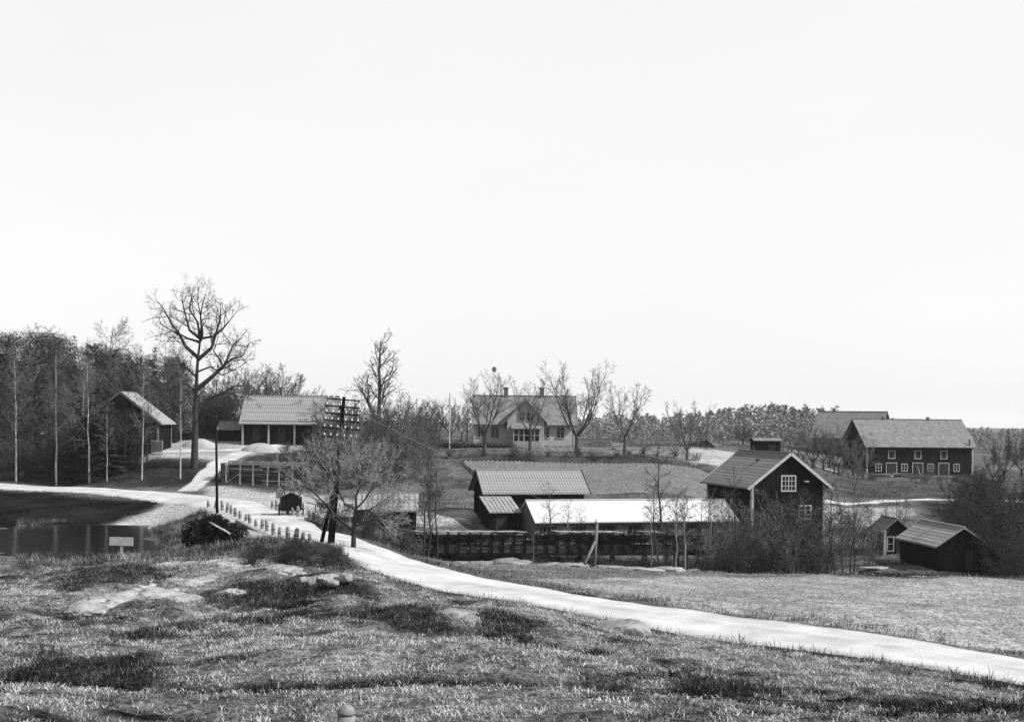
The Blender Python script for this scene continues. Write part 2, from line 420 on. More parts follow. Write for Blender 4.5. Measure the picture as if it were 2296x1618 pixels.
def tone_of(X, Y):
    dr = pdist(X, Y, ROAD)
    n1 = fbm(X / 4.0, Y / 4.0, 21, 4); n2 = fbm(X / 1.1, Y / 1.1, 22, 3); n3 = fbm(X / 0.45, Y / 0.45, 23, 2)
    t = 0.105 + 0.07 * n1 + 0.06 * n2
    fg = np.clip((66 - Y) / 5, 0, 1)
    fgt = np.clip(0.15 + 0.17 * n1 + 0.20 * n2 + 0.14 * n3, 0.018, 0.36)
    t = t * (1 - fg) + fgt * fg
    def put(mask, val, amp=0.25):
        nonlocal t
        v = val * (1 + amp * (n1 + n2))
        t = t * (1 - mask) + v * mask
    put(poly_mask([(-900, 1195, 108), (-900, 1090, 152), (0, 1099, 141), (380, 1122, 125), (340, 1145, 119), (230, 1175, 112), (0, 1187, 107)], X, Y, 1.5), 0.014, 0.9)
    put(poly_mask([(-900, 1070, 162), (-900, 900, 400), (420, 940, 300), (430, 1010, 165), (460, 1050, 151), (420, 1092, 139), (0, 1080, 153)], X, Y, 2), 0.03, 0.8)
    put(poly_mask([(-900, 1196, 107), (0, 1183, 107.5), (240, 1176, 112), (300, 1186, 110), (0, 1192, 105), (-900, 1210, 103)], X, Y, 0.8), 0.15)
    put(poly_mask([(190, 1182, 110.5), (250, 1168, 114), (330, 1150, 119), (395, 1122, 126), (470, 1130, 117), (420, 1152, 109), (350, 1185, 108)], X, Y, 1.2), 0.36, 0.2)
    put(poly_mask([(470, 1096, 141), (680, 1100, 137), (760, 1120, 123), (820, 1140, 113), (790, 1185, 101), (680, 1160, 101), (560, 1130, 115), (450, 1110, 130)], X, Y, 1.2), 0.36, 0.2)
    put(poly_mask([(500, 1040, 154), (570, 1014, 161), (700, 1008, 164), (900, 1010, 162), (900, 1060, 142), (690, 1092, 140), (480, 1094, 141)], X, Y, 1.5), 0.04, 0.6)
    put(poly_mask([(330, 1022, 156), (340, 990, 172), (560, 985, 178), (760, 1000, 168), (590, 1018, 160), (480, 1035, 155)], X, Y, 1.2), 0.33, 0.3)
    put(poly_mask([(950, 1004, 164), (1480, 1004, 168), (1640, 1016, 162), (1600, 1036, 150), (1400, 1022, 154), (1050, 1013, 157), (900, 1010, 160)], X, Y, 1.2), 0.17, 0.3)
    put(poly_mask([(980, 1016, 155), (1400, 1024, 154), (1580, 1040, 149), (1560, 1050, 146), (1040, 1036, 149)], X, Y, 1.0), 0.055, 0.7)
    put(poly_mask([(1545, 1012, 163), (1640, 1012, 165), (1700, 1022, 160), (1620, 1040, 150), (1560, 1040, 150)], X, Y, 0.8), 0.32, 0.3)
    put(poly_mask([(1860, 1072, 183), (2300, 1085, 181), (2300, 1118, 158), (1850, 1126, 152)], X, Y, 1.5), 0.075, 0.5)
    put(poly_mask([(1850, 1140, 144), (2010, 1134, 146), (2070, 1150, 139), (1990, 1172, 130), (1900, 1185, 127), (1850, 1165, 135)], X, Y, 1.2), 0.30, 0.35)
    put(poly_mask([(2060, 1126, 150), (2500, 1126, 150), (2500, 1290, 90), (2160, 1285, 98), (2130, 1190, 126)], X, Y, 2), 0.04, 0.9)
    put(poly_mask([(900, 1160, 113), (1058, 1150, 116), (1058, 1176, 109), (940, 1196, 103)], X, Y, 1.0), 0.26, 0.6)
    # pale close-cropped field between road and stream
    put(poly_mask([(1180, 1305, 65.5), (1500, 1292, 78), (2230, 1294, 84), (3400, 1300, 84), (3400, 1600, 42), (2295, 1462, 46.5), (1750, 1383, 52), (1500, 1352, 56.5)], X, Y, 0.9), 0.28, 0.42)
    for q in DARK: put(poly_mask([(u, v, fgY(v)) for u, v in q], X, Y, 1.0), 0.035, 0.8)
    put(np.clip(1 - np.abs(dr - 3.1) / 0.5, 0, 1) * np.clip((74 - Y) / 8, 0, 1), 0.09, 0.9)
    put(np.clip(2.1 - pdist(X, Y, DITCH) / (0.40 + 0.12 * n1), 0, 1), 0.014, 0.5)  # shadow band along the ditch put into the ground tone
    put(np.clip(1.3 - pdist(X, Y, FOOTPATH) / 0.3, 0, 1), 0.24, 0.3)
    put(np.clip(1.6 - pdist(X, Y, STREAM) / 4.2, 0, 1), 0.03, 0.9)
    return np.clip(t, 0.008, 0.7)
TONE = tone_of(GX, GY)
TONE = TONE * (1 - 0.42 * np.clip((70 - GY) / 6, 0, 1) * (side(GX, GY) < 0))          # litter darker than straw, with the shade of hollows between tufts painted in
nx, ny = len(gx), len(gy)
ii = np.arange(nx * ny).reshape(ny, nx)
quads = np.stack([ii[:-1, :-1], ii[:-1, 1:], ii[1:, 1:], ii[1:, :-1]], -1).reshape(-1, 4)
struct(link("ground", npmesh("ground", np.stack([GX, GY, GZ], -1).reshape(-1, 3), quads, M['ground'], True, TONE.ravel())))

def sheet(name, line, half, m, off=0.03, nacross=9, rag=0.3, base=None, step=0.6):
    L = np.concatenate([[0], np.cumsum(np.hypot(*np.diff(line, axis=0).T))])
    s = np.arange(0, L[-1], step)
    cx = np.interp(s, L, line[:, 0]); cy = np.interp(s, L, line[:, 1])
    tx = np.gradient(cx); ty = np.gradient(cy); ln = np.hypot(tx, ty); nxv, nyv = -ty / ln, tx / ln
    hl = half * (1 + rag * fbm(s / 3, s * 0 + 1, 41, 5)); hr = half * (1 + rag * fbm(s / 3, s * 0 + 9, 43, 5))
    t = np.linspace(-1, 1, nacross)
    o = np.where(t[None, :] < 0, t[None, :] * hl[:, None], t[None, :] * hr[:, None])
    X = cx[:, None] + nxv[:, None] * o; Y = cy[:, None] + nyv[:, None] * o
    Z = terrain(X, Y) + off
    if base is not None: Z = base(X, Y, t, Z)
    n = len(s); idx = np.arange(n * nacross).reshape(n, nacross)
    q = np.stack([idx[:-1, :-1], idx[:-1, 1:], idx[1:, 1:], idx[1:, :-1]], -1).reshape(-1, 4)[:, ::-1]
    tt = np.broadcast_to(np.abs(t)[None, :], X.shape)
    tone = 1.0 - 0.16 * np.exp(-(tt / 0.16) ** 2) * (0.6 + fbm(X / 2.5, Y / 2.5, 63, 3)) - 0.28 * np.clip((tt - 0.72) / 0.28, 0, 1) + 0.26 * fbm(X / 1.0, Y / 1.0, 64, 4) + 0.10 * fbm(X / 5, Y / 5, 65, 3)
    return struct(link(name, npmesh(name, np.stack([X, Y, Z], -1).reshape(-1, 3), q, m, True, tone.ravel())))
def road_z(X, Y, t, Z):
    z = terrain(X, Y, False) + 0.03 + 0.05 * (1 - t[None, :] ** 2) - 0.10 * (np.abs(t[None, :]) > 0.95)
    rut = -0.035 * (np.exp(-((np.abs(t)[None, :] - 0.4) / 0.13) ** 2)) + 0.02 * fbm(X / 1.5, Y / 1.5, 61, 3)
    return z + rut
sheet("gravel_road", ROAD, 2.95, M['gravel'], 0.03, 25, 0.22, road_z, 0.3)
sheet("gravel_track", TRACK, 1.15, M['gravel'], 0.06, 7, 0.3)
sheet("gravel_yard_track", TRACK2, 1.3, M['gravel'], 0.06, 7, 0.5)
sheet("farm_lane", LANE, 0.75, M['gravel'], 0.06, 7, 0.4)
sheet("barn_lane", LANE2, 0.6, M['sand'], 0.06, 7, 0.6)

# pond above the bridge and the stream below it
pond = [P(-1500, 1207, 105)[:2], P(-1500, 1290, 78)[:2]]
WZ = P(0, 1190, 105).z
pq = [(-150, 104), (-150, 78), (-40, 78), (-22, 80), (-19.2, 84), (-20.0, 88), (-22, 96), (-24.5, 103), (-27, 107), (-30, 112), (-38, 112), (-60, 110)]
mb = MB(); mb.add([(x, y, WZ) for x, y in pq], [tuple(range(len(pq)))])
struct(mb.build("pond_water", M['water']))
def stream_z(X, Y, t, Z):
    return np.repeat((terrain(X[:, X.shape[1] // 2], Y[:, Y.shape[1] // 2], False) - 0.45)[:, None], X.shape[1], 1)
sheet("stream_water", STREAM[4:], 2.0, M['water'], 0, 3, 0.1, stream_z, 1.2)

# ploughed field with real ridges
def ploughed():
    A = P(1030, 1037, 149); B = P(1560, 1052, 146); C = P(1690, 1104, 127.5); D = P(1130, 1112, 124.5)
    nr, ns = 54, 40
    V = []; 
    for i in range(nr * 2 + 1):
        s = i / (nr * 2)
        for j in range(ns + 1):
            t = j / ns
            sk = min(1, max(0, s + 0.0 * t))
            p = (A * (1 - sk) + B * sk) * (1 - t) + (D * (1 - sk) + C * sk) * t
            V.append((p.x, p.y, i % 2))
    V = np.array(V); hh = V[:, 2].copy()
    jj = np.arange(len(V)); ei = jj // (ns + 1); ej = jj % (ns + 1)
    edge = ((ei == 0) | (ei == nr * 2) | (ej == 0) | (ej == ns)).astype(float)
    V[:, 0] += fbm(V[:, 0] / 3, V[:, 1] / 3, 91, 2) * 0.25
    V[:, 2] = terrain(V[:, 0], V[:, 1]) + 0.10 + hh * 0.22 + 0.05 * fbm(V[:, 0] / 0.8, V[:, 1] / 0.8, 92, 2) - edge * 0.35
    idx = np.arange((nr * 2 + 1) * (ns + 1)).reshape(nr * 2 + 1, ns + 1)
    q = np.stack([idx[:-1, :-1], idx[:-1, 1:], idx[1:, 1:], idx[1:, :-1]], -1).reshape(-1, 4)[:, ::-1]
    struct(link("ploughed_field", npmesh("ploughed_field", V, q, M['plough'])))
ploughed()

# ------------------------------------------------------------------ GRASS (uncountable: stuff)
rng = np.random.default_rng(5)
def grass(name, px, py, blades, hmin, hmax, width, spread, tonef, lean=0.5, seed=1, clump=0.0):
    r = np.random.default_rng(seed)
    n = len(px)
    pz = terrain(px, py) + clump * np.maximum(-.1, fbm(px / 0.42, py / 0.42, 24, 3))
    tn = tonef(px, py, r)
    sc = r.uniform(0.6, 1.35, n)
    N = n * blades
    bx = np.repeat(px, blades) + r.normal(0, spread, N); by = np.repeat(py, blades) + r.normal(0, spread, N)
    bz = np.repeat(pz, blades) - 0.03
    h = r.uniform(hmin, hmax, N) * np.repeat(sc, blades)
    ang = r.uniform(0, 2 * np.pi, N); wd = width * r.uniform(0.6, 1.4, N)
    la = r.uniform(0, 2 * np.pi, N); lm = h * r.uniform(0.1, lean * 1.7, N)
    dx, dy = np.cos(ang) * wd, np.sin(ang) * wd
    lx, ly = np.cos(la) * lm, np.sin(la) * lm
    v0 = np.stack([bx - dx, by - dy, bz], 1); v1 = np.stack([bx + dx, by + dy, bz], 1)
    mx, my, mz = bx + lx * 0.35, by + ly * 0.35, bz + h * 0.6
    v2 = np.stack([mx + dx * .8, my + dy * .8, mz], 1); v3 = np.stack([mx - dx * .8, my - dy * .8, mz], 1)
    v4 = np.stack([bx + lx, by + ly, bz + h * (1 - 0.25 * (lm / h))], 1)
    V = np.stack([v0, v1, v2, v3, v4], 1).reshape(-1, 3)
    k = np.arange(N)[:, None] * 5
    T = np.concatenate([k + [[0, 1, 2]], k + [[0, 2, 3]], k + [[3, 2, 4]]], 0)
    tone = np.repeat(np.repeat(tn, blades) * r.uniform(0.7, 1.3, N), 5)
    o = link(name, npmesh(name, V, T, M['grass'], False, tone))
    struct(o, "stuff")
    return o
def scatter(n, ymin, ymax, amin, amax, r, keep):
    Y = np.sqrt(r.uniform(ymin ** 2, ymax ** 2, n)); X = r.uniform(amin, amax, n) * Y
    k = keep(X, Y)
    return X[k], Y[k]
def south_of_road(X, Y):
    # camera side of the main road
    d = pdist(X, Y, ROAD)
    return d > 3.0
def fg_tone(X, Y, r):
    t = tone_of(X, Y) * 1.8 * np.clip(1 + 2.4 * fbm(X / 0.42, Y / 0.42, 24, 3), .18, 2.4) * np.exp(r.normal(0, 0.22, len(X)))
    return np.clip(t, 0.010, 0.46)
def keep_fg(X, Y):
    d = pdist(X, Y, ROAD)
    bare = np.zeros(X.shape)
    for q in BARE: bare = np.maximum(bare, poly_mask([(u, v, fgY(v)) for u, v in q], X, Y, 0.35))
    cl = fbm(X / 0.8, Y / 0.8, 71, 2)
    return (d > 2.75 + 0.5 * fbm(X / 2, Y / 2, 66, 3)) & (side(X, Y) < 0) & (pdist(X, Y, FOOTPATH) > 0.25) & (pdist(X, Y, DITCH) > 0.15) & (bare < 0.35) & (rng.uniform(-0.6, 0.3, X.shape) < cl) & (np.hypot(X + 2.83, Y - 20.7) > 0.9)
X, Y = scatter(125000, 17, 74, -0.52, 0.52, rng, keep_fg)
grass("meadow_grass", X, Y, 6, 0.04, 0.135, 0.0085, 0.09, fg_tone, 1.3, 11, 0.22)
def keep_thatch(X, Y):
    bare = np.zeros(X.shape)
    for q in BARE: bare = np.maximum(bare, poly_mask([(u, v, fgY(v)) for u, v in q], X, Y, 0.35))
    return (pdist(X, Y, ROAD) > 3.0) & (side(X, Y) < 0) & (bare < 0.4) & (np.hypot(X + 2.83, Y - 20.7) > 0.5)
X, Y = scatter(34000, 17, 66, -0.5, 0.5, rng, keep_thatch)
grass("thatch_grass", X, Y, 5, 0.03, 0.10, 0.010, 0.16, fg_tone, 1.3, 19, 0.1)
def keep_heath_shade(X, Y):
    m = np.zeros(X.shape)
    for q in DARK: m = np.maximum(m, poly_mask([(u, v, fgY(v)) for u, v in q], X, Y, 1.0))
    m = np.maximum(m, (pdist(X, Y, DITCH) < .55) * .8)
    return (m > rng.uniform(0.2, 0.9, X.shape)) & (pdist(X, Y, ROAD) > 3.1) & (side(X, Y) < 0)
X, Y = scatter(60000, 18, 74, -0.5, 0.5, rng, keep_heath_shade)  # dark tufts on the scrub, also colouring in the shade bands and ditch shadow
grass("heather_and_shade", X, Y, 8, 0.06, 0.24, 0.010, 0.11, lambda X, Y, r: np.clip(0.045 * np.exp(r.normal(0, .75, len(X))) * (1 + 1.6 * fbm(X / .5, Y / .5, 29, 2)), 0.008, 0.30), 0.6, 18, 0.15)
# taller rough sward on the mound by the poles and along the verges
def keep_mound(X, Y):
    d = pdist(X, Y, ROAD)
    m = np.exp(-(((X + 12.5) / 5.5) ** 2 + ((Y - 69) / 5.5) ** 2)) + np.exp(-((d - 3.6) / 0.7) ** 2) * 0.45
    return (side(X, Y) < 0) & (d > 3.0) & (rng.uniform(0, 1, X.shape) < m)
X, Y = scatter(24000, 34, 84, -0.45, 0.52, rng, keep_mound)
grass("rough_grass", X, Y, 6, 0.18, 0.5, 0.010, 0.16, lambda X, Y, r: np.clip(0.075 + 0.26 * fbm(X / 1.3, Y / 1.3, 81, 3) + r.normal(0, 0.04, len(X)), 0.015, 0.30), 0.8, 12)
# short field turf beyond the road
def keep_field(X, Y):
    d = pdist(X, Y, ROAD)
    return (side(X, Y) > 0) & (d > 2.9) & (X > -4) & (Y < 88) & (pdist(X, Y, STREAM) > 7)
X, Y = scatter(26000, 36, 88, -0.10, 0.52, rng, keep_field)
grass("field_turf", X, Y, 4, 0.04, 0.13, 0.010, 0.12, lambda X, Y, r: np.clip(0.33 + 0.20 * fbm(X / 3, Y / 3, 84, 3) + r.normal(0, 0.05, len(X)), 0.03, 0.52), 0.8, 13)
def keep_verge(X, Y):
    d = pdist(X, Y, ROAD)
    m = np.exp(-((d - 3.7) / 0.9) ** 2) * np.clip((X + 10) / 5, 0, 1) * (0.35 + 1.2 * np.clip(fbm(X / 3, Y / 3, 86, 2) + 0.2, 0, 1)) + np.exp(-((pdist(X, Y, STREAM) - 6.5) / 2.2) ** 2) * 0.5 * (Y < 96)
    return (side(X, Y) > 0) & (d > 2.9) & (rng.uniform(0, 1, X.shape) < m)
X, Y = scatter(36000, 40, 100, -0.14, 0.5, rng, keep_verge)
grass("verge_grass", X, Y, 6, 0.10, 0.32, 0.011, 0.15, lambda X, Y, r: np.clip(0.11 + 0.25 * fbm(X / 2, Y / 2, 87, 3) + r.normal(0, 0.03, len(X)), 0.02, 0.3), 0.6, 14)
# bank grass across the valley
def keep_far(X, Y):
    return (pdist(X, Y, ROAD) > 3.2) & (pdist(X, Y, TRACK) > 1.4) & (pdist(X, Y, TRACK2) > 1.6) & (pdist(X, Y, LANE) > 1.2) & (tone_of(X, Y) < 0.2) & (poly_mask([(1030, 1037, 149), (1560, 1052, 146), (1700, 1108, 126.5), (1060, 1112, 124.5)], X, Y, 0.5) < 0.5) & (tps(X, Y) > WZ + 0.15 - 3.0 * (X > -12))
X, Y = scatter(26000, 84, 215, -0.46, 0.46, rng, keep_far)
grass("bank_grass", X, Y, 5, 0.08, 0.30, 0.028, 0.35, lambda X, Y, r: np.clip(tone_of(X, Y) * r.uniform(0.6, 1.5, len(X)), 0.006, 0.3), 0.7, 15)

def keep_pb(X, Y):
    return (side(X, Y) < 0) & (pdist(X, Y, ROAD) > 2.9) & (tps(X, Y) > WZ + 0.1) & (tone_of(X, Y) < 0.22)
X, Y = scatter(9000, 66, 114, -0.40, -0.13, rng, keep_pb)
grass("pond_bank_grass", X, Y, 7, 0.15, 0.55, 0.013, 0.2, lambda X, Y, r: np.clip(0.10 + 0.30 * fbm(X / 1.5, Y / 1.5, 88, 3) + r.normal(0, 0.05, len(X)), 0.02, 0.34), 0.8, 16)
# ------------------------------------------------------------------ TREES
UPV = np.array([0, 0, 1.0])
def unit(v): return v / (np.linalg.norm(v) + 1e-9)
def perp(r, d):
    a = np.cross(d, unit(r.normal(size=3)))
    return unit(a)
RMIN = 0.012
def grow(r, p, d, L, rad, lvl, PR, out):
    q = PR[lvl]
    ns = q.get('seg', 3)
    st = L / ns
    pts = [p]; ds = []
    r0 = rad
    tip = q.get('tip', 0.5)
    for i in range(ns):
        d = unit(d + r.normal(0, q.get('wig', 0.15), 3) + UPV * q.get('up', 0.0))
        p2 = p + d * st
        r1 = rad * (1 - (1 - tip) * (i + 1) / ns)
        out.append((lvl, p, p2, r0, r1))
        p = p2; r0 = r1; pts.append(p); ds.append(d)
    if lvl + 1 >= len(PR): return
    c = PR[lvl + 1]
    n = max(1, int(round(q['n'] * r.uniform(0.8, 1.2))))
    s0 = q.get('start', 0.25)
    for i in range(n):
        f = s0 + (1 - s0) * (i + r.uniform(0, 1)) / n
        k = min(ns - 1, int(f * ns)); fr = f * ns - k
        pp = pts[k] * (1 - fr) + pts[k + 1] * fr
        an = math.radians(r.normal(q.get('ang', 45), q.get('angv', 10)))
        dd = unit(ds[k] * math.cos(an) + perp(r, ds[k]) * math.sin(an))
        ll = L * q.get('len', 0.5) * r.uniform(0.7, 1.25) * (1 - q.get('taper', 0.45) * f)
        rr = min(max(rad * (1 - (1 - tip) * f) * 0.75, RMIN), max(rad * q.get('rr', 0.45), RMIN))
        grow(r, pp, dd, ll, rr, lvl + 1, PR, out)
def seg_mesh(name, segs, m, sides):
    if not segs: segs = [(0, np.zeros(3), np.array([0, 0, .01]), .01, .01)]
    P0 = np.array([s[1] for s in segs]); P1 = np.array([s[2] for s in segs])
    R0 = np.array([s[3] for s in segs]); R1 = np.array([s[4] for s in segs])
    D = P1 - P0; D /= np.linalg.norm(D, axis=1)[:, None] + 1e-9
    ref = np.where(np.abs(D[:, 2:3]) < 0.9, [[0, 0, 1.0]], [[1.0, 0, 0]])
    A = np.cross(D, ref); A /= np.linalg.norm(A, axis=1)[:, None] + 1e-9
    B = np.cross(D, A)
    n = len(segs)
    th = np.arange(sides) * 2 * np.pi / sides
    ring = A[:, None, :] * np.cos(th)[None, :, None] + B[:, None, :] * np.sin(th)[None, :, None]
    V = np.concatenate([P0[:, None, :] + ring * R0[:, None, None], P1[:, None, :] + ring * R1[:, None, None]], 1).reshape(-1, 3)
    k = np.arange(n)[:, None] * 2 * sides
    fs = []
    for j in range(sides):
        j2 = (j + 1) % sides
        fs.append(k + [[j, j2, sides + j2, sides + j]])
    return npmesh(name, V, np.concatenate(fs, 0), m, sides > 3)
def ribbon_mesh_arrays(segs, r, wmul=1.0):
    P0 = np.array([s[1] for s in segs]); P1 = np.array([s[2] for s in segs])
    R0 = np.array([s[3] for s in segs]) * wmul; R1 = np.array([s[4] for s in segs]) * wmul
    D = P1 - P0
    A = np.cross(D, r.normal(size=D.shape)); A /= np.linalg.norm(A, axis=1)[:, None] + 1e-9
    V = np.stack([P0 - A * R0[:, None], P0 + A * R0[:, None], P1 + A * R1[:, None], P1 - A * R1[:, None]], 1).reshape(-1, 3)
    return V, np.arange(len(segs))[:, None] * 4 + np.array([[0, 1, 2, 3]])
def crown_mesh(name, segs, r, m, last):
    big = [s for s in segs if s[0] < last]; tw = [s for s in segs if s[0] >= last]
    P0 = seg_arrays(big, 3) if big else (np.zeros((0, 3)), np.zeros((0, 4), int))
    T = ribbon_mesh_arrays(tw, r) if tw else (np.zeros((0, 3)), np.zeros((0, 4), int))
    V = np.concatenate([P0[0], T[0]], 0); Fq = np.concatenate([P0[1], T[1] + len(P0[0])], 0)
    return npmesh(name, V, Fq, m)
def seg_arrays(segs, sides):
    me = None
    P0 = np.array([s[1] for s in segs]); P1 = np.array([s[2] for s in segs])
    R0 = np.array([s[3] for s in segs]); R1 = np.array([s[4] for s in segs])
    D = P1 - P0; D /= np.linalg.norm(D, axis=1)[:, None] + 1e-9
    ref = np.where(np.abs(D[:, 2:3]) < 0.9, [[0, 0, 1.0]], [[1.0, 0, 0]])
    A = np.cross(D, ref); A /= np.linalg.norm(A, axis=1)[:, None] + 1e-9
    B = np.cross(D, A)
    th = np.arange(sides) * 2 * np.pi / sides
    ring = A[:, None, :] * np.cos(th)[None, :, None] + B[:, None, :] * np.sin(th)[None, :, None]
    V = np.concatenate([P0[:, None, :] + ring * R0[:, None, None], P1[:, None, :] + ring * R1[:, None, None]], 1).reshape(-1, 3)
    k = np.arange(len(segs))[:, None] * 2 * sides
    Fq = np.concatenate([k + [[j, (j + 1) % sides, sides + (j + 1) % sides, sides + j]] for j in range(sides)], 0)
    return V, Fq

PROTO = {}
def proto(key, seed, trunk, PR, bark, twig, multi=None):
    """trunk: list of (points, r0, r1) main stems; PR: params for stems(0), limbs(1), ..."""
    r = np.random.default_rng(seed)
    out = []
    for (pts, r0, r1, kids) in trunk:
        pts = [np.array(p, float) for p in pts]
        n = len(pts) - 1
        lens = [np.linalg.norm(pts[i + 1] - pts[i]) for i in range(n)]
        tot = sum(lens); acc = 0
        for i in range(n):
            f0 = acc / tot; acc += lens[i]; f1 = acc / tot
            out.append((0, pts[i], pts[i + 1], r0 + (r1 - r0) * f0, r0 + (r1 - r0) * f1))
        q = PR[0]
        nk = kids if kids is not None else q['n']
        s0 = q.get('start', 0.3)
        for i in range(nk):
            f = s0 + (1 - s0) * (i + r.uniform(0, 1)) / nk
            a = f * tot; k = 0
            while k < n - 1 and a > lens[k]: a -= lens[k]; k += 1
            pp = pts[k] + (pts[k + 1] - pts[k]) * min(1, a / lens[k])
            d0 = unit(pts[k + 1] - pts[k])
            an = math.radians(r.normal(q.get('ang', 45), q.get('angv', 10)))
            dd = unit(d0 * math.cos(an) + perp(r, d0) * math.sin(an))
            ll = q['L'] * r.uniform(0.7, 1.2) * (1 - q.get('taper', 0.5) * f)
            rr = min((r0 + (r1 - r0) * f) * 0.7, q['R'])
            grow(r, pp, dd, ll, rr, 1, PR, out)
    last = len(PR) - 1
    tl = [s for s in out if s[0] == 0]; cl = [s for s in out if s[0] > 0]
    tm = seg_mesh("trunk", tl, bark, 7)
    cm = crown_mesh("crown", cl, r, twig, last - 1 if last > 2 else last)
    h = max(s[2][2] for s in out)
    PROTO[key] = (tm, cm, h)
def plant(key, u, Y, vtop=None, scale=None, rz=0.0, name="tree", label="", cat="tree", group=None, sx=1.0, at=None):
    tm, cm, h = PROTO[key]
    g = at if at is not None else G(u, Y)
    if scale is None:
        scale = (P(u, vtop, Y).z - g.z) / h
    o = thing(name, label, cat, (g.x, g.y, g.z - 0.08), rz, group)
    o.scale = (scale * sx, scale * sx, scale)
    link("trunk", tm, o); link("crown", cm, o)
    return o
def stem(h, r, lean=(0, 0), n=5, wob=0.0, seed=0, x=0, y=0):
    rr = np.random.default_rng(seed)
    return [(x + lean[0] * (i / n) + (rr.normal(0, wob) if 0 < i else 0), y + lean[1] * (i / n) + (rr.normal(0, wob) if 0 < i else 0), h * i / n) for i in range(n + 1)]

L4 = lambda **k: k
# birch: white stem, fine drooping twigs
RMIN = 0.015
for i in range(3):
    proto('birch%d' % i, 100 + i, [(stem(16, .17, (0.4 * (i - 1), 0.2), 7, .06, i), .15, .02, 22)],
          [L4(n=26, start=.34, ang=42, L=3.8, R=.04, taper=.5), L4(n=8, seg=4, ang=40, len=.5, wig=.12, up=.06, rr=.5, start=.2), L4(n=7, seg=3, ang=40, len=.6, wig=.2, up=-.05, rr=.6, start=.2), L4(n=0, seg=3, wig=.25, up=-.12)],
          M['birch'], M['twigmid'])
for i in range(2):
    proto('decid%d' % i, 150 + i, [(stem(15, .15, (0.5 * (i - .5), 0.2), 7, .12, 50 + i), .15, .02, 22)],
          [L4(n=26, start=.25, ang=44, L=4.2, R=.045, taper=.5), L4(n=8, seg=4, ang=40, len=.5, wig=.14, up=.06, rr=.5, start=.2), L4(n=7, seg=3, ang=40, len=.6, wig=.2, rr=.6, start=.2), L4(n=0, seg=3, wig=.25, up=-.03)], M['barkdark'], M['twigmid' if i else 'twig'])
# vase shaped maple / lime of the house garden
RMIN = 0.0115
def vase(key, seed, h, r, forks, fh, spread, twig, bark, ntw=10):
    rr = np.random.default_rng(seed)
    tr = [([(0, 0, -0.3), (0, 0, 0.2), (0.03, 0, fh * .5), (0.05, 0.02, fh)], r * 1.15, r * .85, 0)]
    for k in range(forks):
        a = 2 * math.pi * (k + rr.uniform(-.3, .3)) / forks
        s = spread * rr.uniform(.6, 1.15); z0 = fh * rr.uniform(.8, 1.0)
        hh = h * rr.uniform(.82, 1.0)
        ca, sa = math.cos(a), math.sin(a)
        tr.append(([(0.05, 0.02, z0), (ca * s * .38, sa * s * .38, z0 + (hh - z0) * .22), (ca * s * .62 + rr.normal(0, .12), sa * s * .62, z0 + (hh - z0) * .5), (ca * s * .85 + rr.normal(0, .2), sa * s * .85, z0 + (hh - z0) * .78), (ca * s, sa * s, hh)], r * .46, r * .07, None))
    proto(key, seed, tr, [L4(n=ntw + 2, start=.22, ang=36, L=h * .30, R=r * .20, taper=.45), L4(n=7, seg=4, ang=36, len=.55, wig=.14, up=.12, rr=.5), L4(n=7, seg=3, ang=38, len=.55, wig=.2, up=.06, rr=.55), L4(n=0, seg=2, wig=.2)], bark, twig)
vase('vase0', 201, 10, .27, 5, 2.6, 3.6, M['twigmid'], M['bark'])
vase('vase1', 202, 10, .25, 4, 3.2, 2.6, M['twigmid'], M['bark'])
vase('vase2', 203, 10, .27, 6, 2.2, 4.2, M['twigmid'], M['bark'])
vase('orch0', 204, 7, .22, 5, 1.5, 3.2, M['twig'], M['barkdark'], 8)
vase('orch1', 205, 7, .20, 4, 1.8, 2.8, M['twigmid'], M['bark'], 9)
# tall leader tree
proto('leader', 210, [([(0, 0, -.3), (0, 0, 3), (.1, 0, 7), (0, .1, 11), (.15, 0, 14)], .38, .06, 26), ([(0, 0, 3.0), (-1.2, .3, 5), (-2.6, .5, 8)], .26, .05, 9), ([(0, 0, 2.2), (1.8, .2, 3.6), (3.4, .5, 4.8)], .2, .05, 8)],
      [L4(n=30, start=.28, ang=58, L=5.2, R=.09, taper=.6), L4(n=8, seg=5, ang=42, len=.48, wig=.18, up=.10, rr=.5), L4(n=6, seg=3, ang=42, len=.55, wig=.2, up=.05, rr=.5), L4(n=0, seg=2, wig=.2)], M['barkdark'], M['twig'])
# slender alders
RMIN = 0.011
for i in range(3):
    proto('alder%d' % i, 220 + i, [(stem(8.5, .09, (.5 * (i - 1), .1), 6, .10, 30 + i), .095, .012, 20)],
          [L4(n=24, start=.25, ang=45, L=2.1, R=.022, taper=.55), L4(n=6, seg=3, ang=42, len=.5, wig=.18, up=.06, rr=.5), L4(n=5, seg=2, ang=40, len=.55, wig=.2, rr=.6), L4(n=0, seg=2, wig=.2)],
          M['barkdark'] if i != 1 else M['barkpale'], M['twig'] if i != 1 else M['twigmid'])
